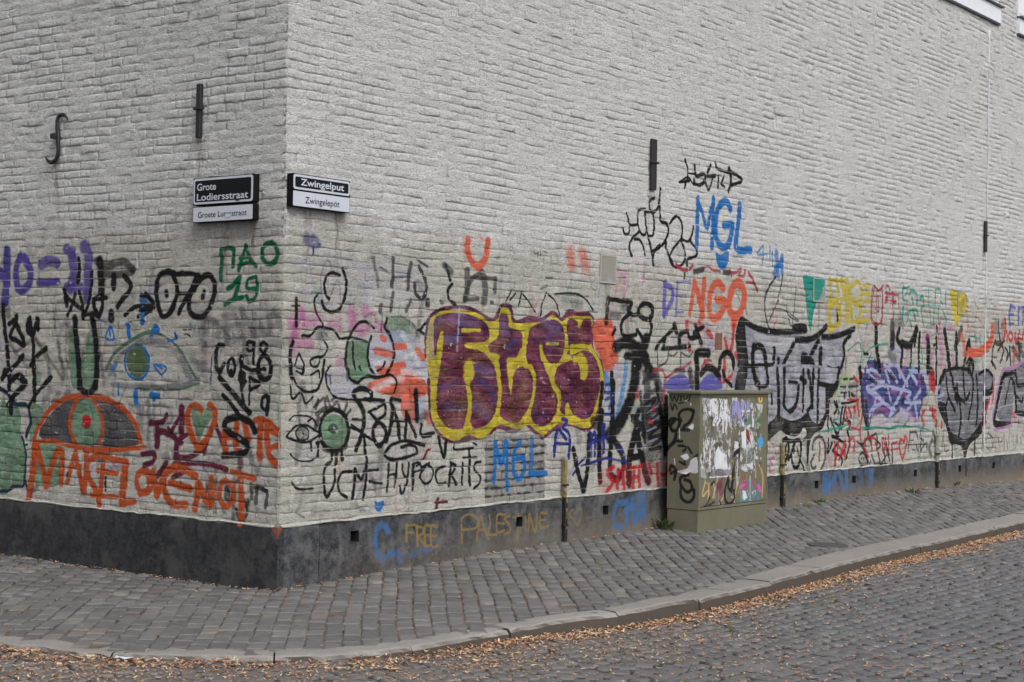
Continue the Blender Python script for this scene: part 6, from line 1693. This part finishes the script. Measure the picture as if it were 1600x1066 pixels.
t0, _ = plane_uv(302, 310, O + nL * .067, nL, dL); t1, _ = plane_uv(396, 310, O + nL * .067, nL, dL)
_, zt = plane_uv(302, 279, O + nL * .067, nL, dL); _, zb = plane_uv(302, 348.5, O + nL * .067, nL, dL)
W = t0 - t1; Hh = zt - zb
r2, P_, pl = sign('L', t0, W, Hh, zb, .012, [('Grote', .045, Hh - .094, W * .32, M_swht, .072, .001), ('Lodiersstraat', .045, Hh - .168, W - .095, M_swht, .072, .001)], ('Groete Luresstraot', .06, .035, W - .12, M_sblk, .060, .0), 'black and white street sign reading Grote Lodiersstraat, left of the corner')
pl('scuff_mark', W * .72, Hh - .186, .040, .016, .0606, .0610, M_scuff, .016)
pl('scuff_mark', W * .56, .026, .055, .026, .0606, .0610, M_swht, .010)

# ------------------------------------------------------------------ utility cabinet
ct0, ct1, cd0, cd1, cz0 = 4.975, 6.30, .125, .47, .105
_, zt = plane_uv(1094, 612, O + nR * cd1, nR, dR)
cH = zt - cz0
RCF = Ras(ct0 - .05, ct1 + .05, cz0 - .05, zt + .05, 480., None, False)
RCE = Ras(-.05, cd1 - cd0 + .05, cz0 - .05, zt + .05, 480., None, False)
for _i in range(300):                          # torn paper remnants
    zone = rng.random()
    t = rng.uniform(ct0 + .05, ct1 - .16); z = rng.uniform(cz0 + .52, zt - .09)
    w_, h_ = rng.uniform(.015, .085), rng.uniform(.015, .12); k = 9
    an = np.sort(rng.uniform(0, 2*pi, k)); rr = rng.uniform(.45, 1, k)
    c = [(.55,.56,.58), (.60,.60,.62), (.40,.41,.42), (.13,.12,.10), (.32,.34,.33), (.50,.46,.50), (.09,.085,.07), (.085,.08,.06), (.35,.40,.44)][int(rng.integers(9))]
    RCF.fill(np.column_stack([t + w_ * rr * np.cos(an), z + h_ * rr * np.sin(an)]), c, .9)
for _i in range(60):
    t = rng.uniform(ct0 + .05, ct1 - .2); z = rng.uniform(cz0 + .55, zt - .15)
    RCF.stroke(np.array([[t, z], [t + rng.uniform(-.01, .01), z + rng.uniform(.03, .12)]]), rng.uniform(.002, .005), [(.09,.085,.065), (.6,.6,.62), (.03,.03,.03), (.25,.05,.15)][int(rng.integers(4))], .85, halo=0)
Pe0 = O + dR * ct0 + nR * cd0
paint(RCF, CABF, lambda x, y: plane_uv(x, y, O + nR * cd1, nR, dR), True)
tear = .55 * vnoise(RCF.T * 34, RCF.Z * 11, 801) + .45 * vnoise(RCF.T * 80, RCF.Z * 34, 802) + .35 * vnoise(RCF.T * 9, RCF.Z * 8, 803)
cut = np.clip((tear - .16) * 14, 0, 1) * np.clip((RCF.Z - cz0 - .50) * 12, 0, 1) * .97
RCF.A *= (1 - cut); RCF.P *= (1 - cut)[..., None]
_r = np.random.default_rng(77)
for _i in range(90):
    t, z = _r.uniform(ct0 + .04, ct1 - .08), _r.uniform(cz0 + .22, zt - .08); k = int(_r.integers(3, 7)); pts = [(t, z)]
    for j in range(k): pts.append((pts[-1][0] + _r.uniform(-.03, .045), pts[-1][1] + _r.uniform(-.05, .05)))
    RCF.stroke(np.array(catmull(pts, 5)), _r.uniform(.0015, .004), [(.02,.02,.02), (.55,.55,.56), (.03,.03,.03), (.25,.06,.12), (.08,.2,.16), (.45,.30,.14), (.1,.12,.3)][int(_r.integers(7))], .8, halo=0)
ink = (vnoise(RCF.T * 60, RCF.Z * 42, 804) > .42) & (vnoise(RCF.T * 12, RCF.Z * 9, 805) > -.1) & (RCF.Z > cz0 + .45)
RCF.P[ink] *= np.array([.30, .27, .33], np.float32)
paint(RCE, CABE, lambda x, y: plane_uv(x, y, O + dR * ct0 + nR * cd0, -dR, nR))
IMG_CF = RCF.image('cabinet_front'); IMG_CE = RCE.image('cabinet_end')
def cab_mat(name, img):
    m, n, l, b = mat_new(name); g = n.new('ShaderNodeNewGeometry'); pos = g.outputs['Position']
    f = noise(n, l, 5, 5, .7, vec=pos); st = noise(n, l, 1, 4, .6, vec=pos, sc=(30, 30, 2))
    c = mix(n, l, ramp(n, l, f, [(.35, 0.), (.65, 1.)]), (.125, .118, .078), (.15, .143, .098))
    c = mix(n, l, ramp(n, l, st, [(.58, 0.), (.72, .3)]), c, (.17, .17, .13))
    if img: c, _ = paint_layer(n, l, img, c)
    l.new(c, b.inputs['Base Color']); b.inputs['Roughness'].default_value = .45
    bump(n, l, b, noise(n, l, 160, 3, .6, vec=pos), .25, .002); return m
M_cf, M_ce, M_cb = cab_mat('cabinet_front_paint', IMG_CF), cab_mat('cabinet_end_paint', IMG_CE), cab_mat('cabinet_plain', None)
cabo = empty('utility_cabinet', tuple(wp('R', ct0, cz0, cd0))); tag(cabo, 'olive green utility cabinet plastered with torn posters and black tags', 'utility cabinet')
cl = np.array(cabo.location)
def cbox(nm, t0, t1, z0, z1, d0, d1, m, bev=.004, uvr=None, par=None):
    P0 = wp('R', t0, z0, d0) - cl; V, F = box_vf(P0, dR, UZ, nR, t1 - t0, z1 - z0, d1 - d0, bev)
    uv = None
    if uvr is not None:
        W_ = np.array(V) + cl - O; t = W_ @ dR; d = W_ @ nR; z = W_[:, 2]
        uv = uvr.uv(t, z) if uvr is RCF else uvr.uv(d - cd0, z)
    return fixn(mesh_obj(nm, V, F, m, par or cabo, uv))
zs = cz0 + .175; zl = zt - .028
cbox('base', ct0 + .004, ct1 - .004, cz0 - .08, zs, cd0 + .004, cd1 - .004, M_cb)
cbox('body', ct0, ct1, zs + .004, zl, cd0, cd1 - .012, M_ce, .003, RCE)
cbox('lid', ct0 - .022, ct1 + .03, zl + .001, zt + .006, cd0 - .01, cd1 + .026, M_cb, .008)
mid = ct0 + (ct1 - ct0) * .535
dA = cbox('door', ct0 + .018, mid - .003, zs + .035, zl - .03, cd1 - .0115, cd1 + .001, M_cf, .003, RCF); dA['label'] = 'left cabinet door covered in torn white paper'
dB = cbox('door', mid + .003, ct1 - .018, zs + .035, zl - .03, cd1 - .0115, cd1 + .001, M_cf, .003, RCF); dB['label'] = 'right cabinet door with a purple flyer and a blue sticker'
cbox('door_frame', ct0, ct0 + .015, zs + .0045, zl, cd1 - .0118, cd1 + .002, M_cb, .002); cbox('door_frame', ct1 - .015, ct1, zs + .0045, zl, cd1 - .0118, cd1 + .002, M_cb, .002)
cbox('door_frame', ct0 + .0155, ct1 - .0155, zs + .0045, zs + .030, cd1 - .0118, cd1 + .002, M_cb, .002); cbox('door_frame', ct0 + .0155, ct1 - .0155, zl - .026, zl, cd1 - .0118, cd1 + .002, M_cb, .002)
M_stk = simple('blue_sticker', (.06, .33, .58), .35); M_lock = simple('lock', (.05, .05, .045), .4, .5)
t, z = plane_uv(1188.3, 691, O + nR * (cd1 + .002), nR, dR)
for nm, tt_, zz_, rx, rz, m in (('round_sticker', t, z, .052, .058, M_stk), ('lock', mid + .04, (zs + zl) / 2 + .05, .014, .014, M_lock)):
    V = [wp('R', tt_ + rx*cos(2*pi*k/24), zz_ + rz*sin(2*pi*k/24), cd1 + dd_) - cl for dd_ in (.0012, .0026) for k in range(24)]
    fixn(mesh_obj(nm, V, [tuple(range(24, 48)), tuple(range(24))[::-1]] + [(k, (k+1) % 24, 24 + (k+1) % 24, 24 + k) for k in range(24)], m, cabo))
for _z in np.linspace(zs + .16, zl - .16, 3):
    cbox('hinge', ct1 - .0165, ct1 - .006, _z - .035, _z + .035, cd1 + .0021, cd1 + .010, M_cb, .003)
cbox('handle_plate', mid + .025, mid + .055, (zs + zl)/2 - .07, (zs + zl)/2 + .03, cd1 + .0012, cd1 + .007, M_lock, .003)
for _k in range(5): cbox('vent_slot', ct0 + .05 + _k * .045, ct0 + .082 + _k * .045, zl - .024, zl - .018, cd1 + .0021, cd1 + .0032, M_lock, 0)
M_pap = simple('torn_paper', (.60, .61, .64), .75, 0, .06, 12)
def scrap(pxs, lift, face, m=M_pap):
    V = []
    for k in range(2):
        for i, (x, y) in enumerate(pxs):
            X, Y = 1030 + x / 4.4444, 600 + y / 4.4444
            if face == 'F': t, z = plane_uv(X, Y, O + nR * cd1, nR, dR); p = wp('R', t, z, cd1 + .0014 + k * .0006 + (lift if i % 3 == 0 else 0))
            else: d, z = plane_uv(X, Y, O + dR * ct0 + nR * cd0, -dR, nR); p = wp('R', ct0 - .001 - k * .0006 - (lift if i % 3 == 0 else 0), z, cd0 + d)
            V.append(p - cl)
    n = len(pxs); return fixn(mesh_obj('torn_poster', V, [tuple(range(n, 2*n)), tuple(range(n))[::-1]] + [(k, (k+1) % n, n + (k+1) % n, n + k) for k in range(n)], m, cabo))
scrap([(262, 520), (262, 616), (225, 606), (190, 628), (150, 622), (128, 606), (165, 598), (195, 588), (212, 560), (232, 530)], .006, 'E')
scrap([(150, 500), (190, 483), (210, 512), (186, 532)], .004, 'E'); scrap([(204, 305), (236, 275), (232, 318)], .006, 'E')
scrap([(388, 470), (412, 430), (428, 480), (450, 500), (455, 580), (388, 580)], .004, 'F'); scrap([(566, 335), (600, 322), (604, 400), (598, 455), (574, 430)], .005, 'F')
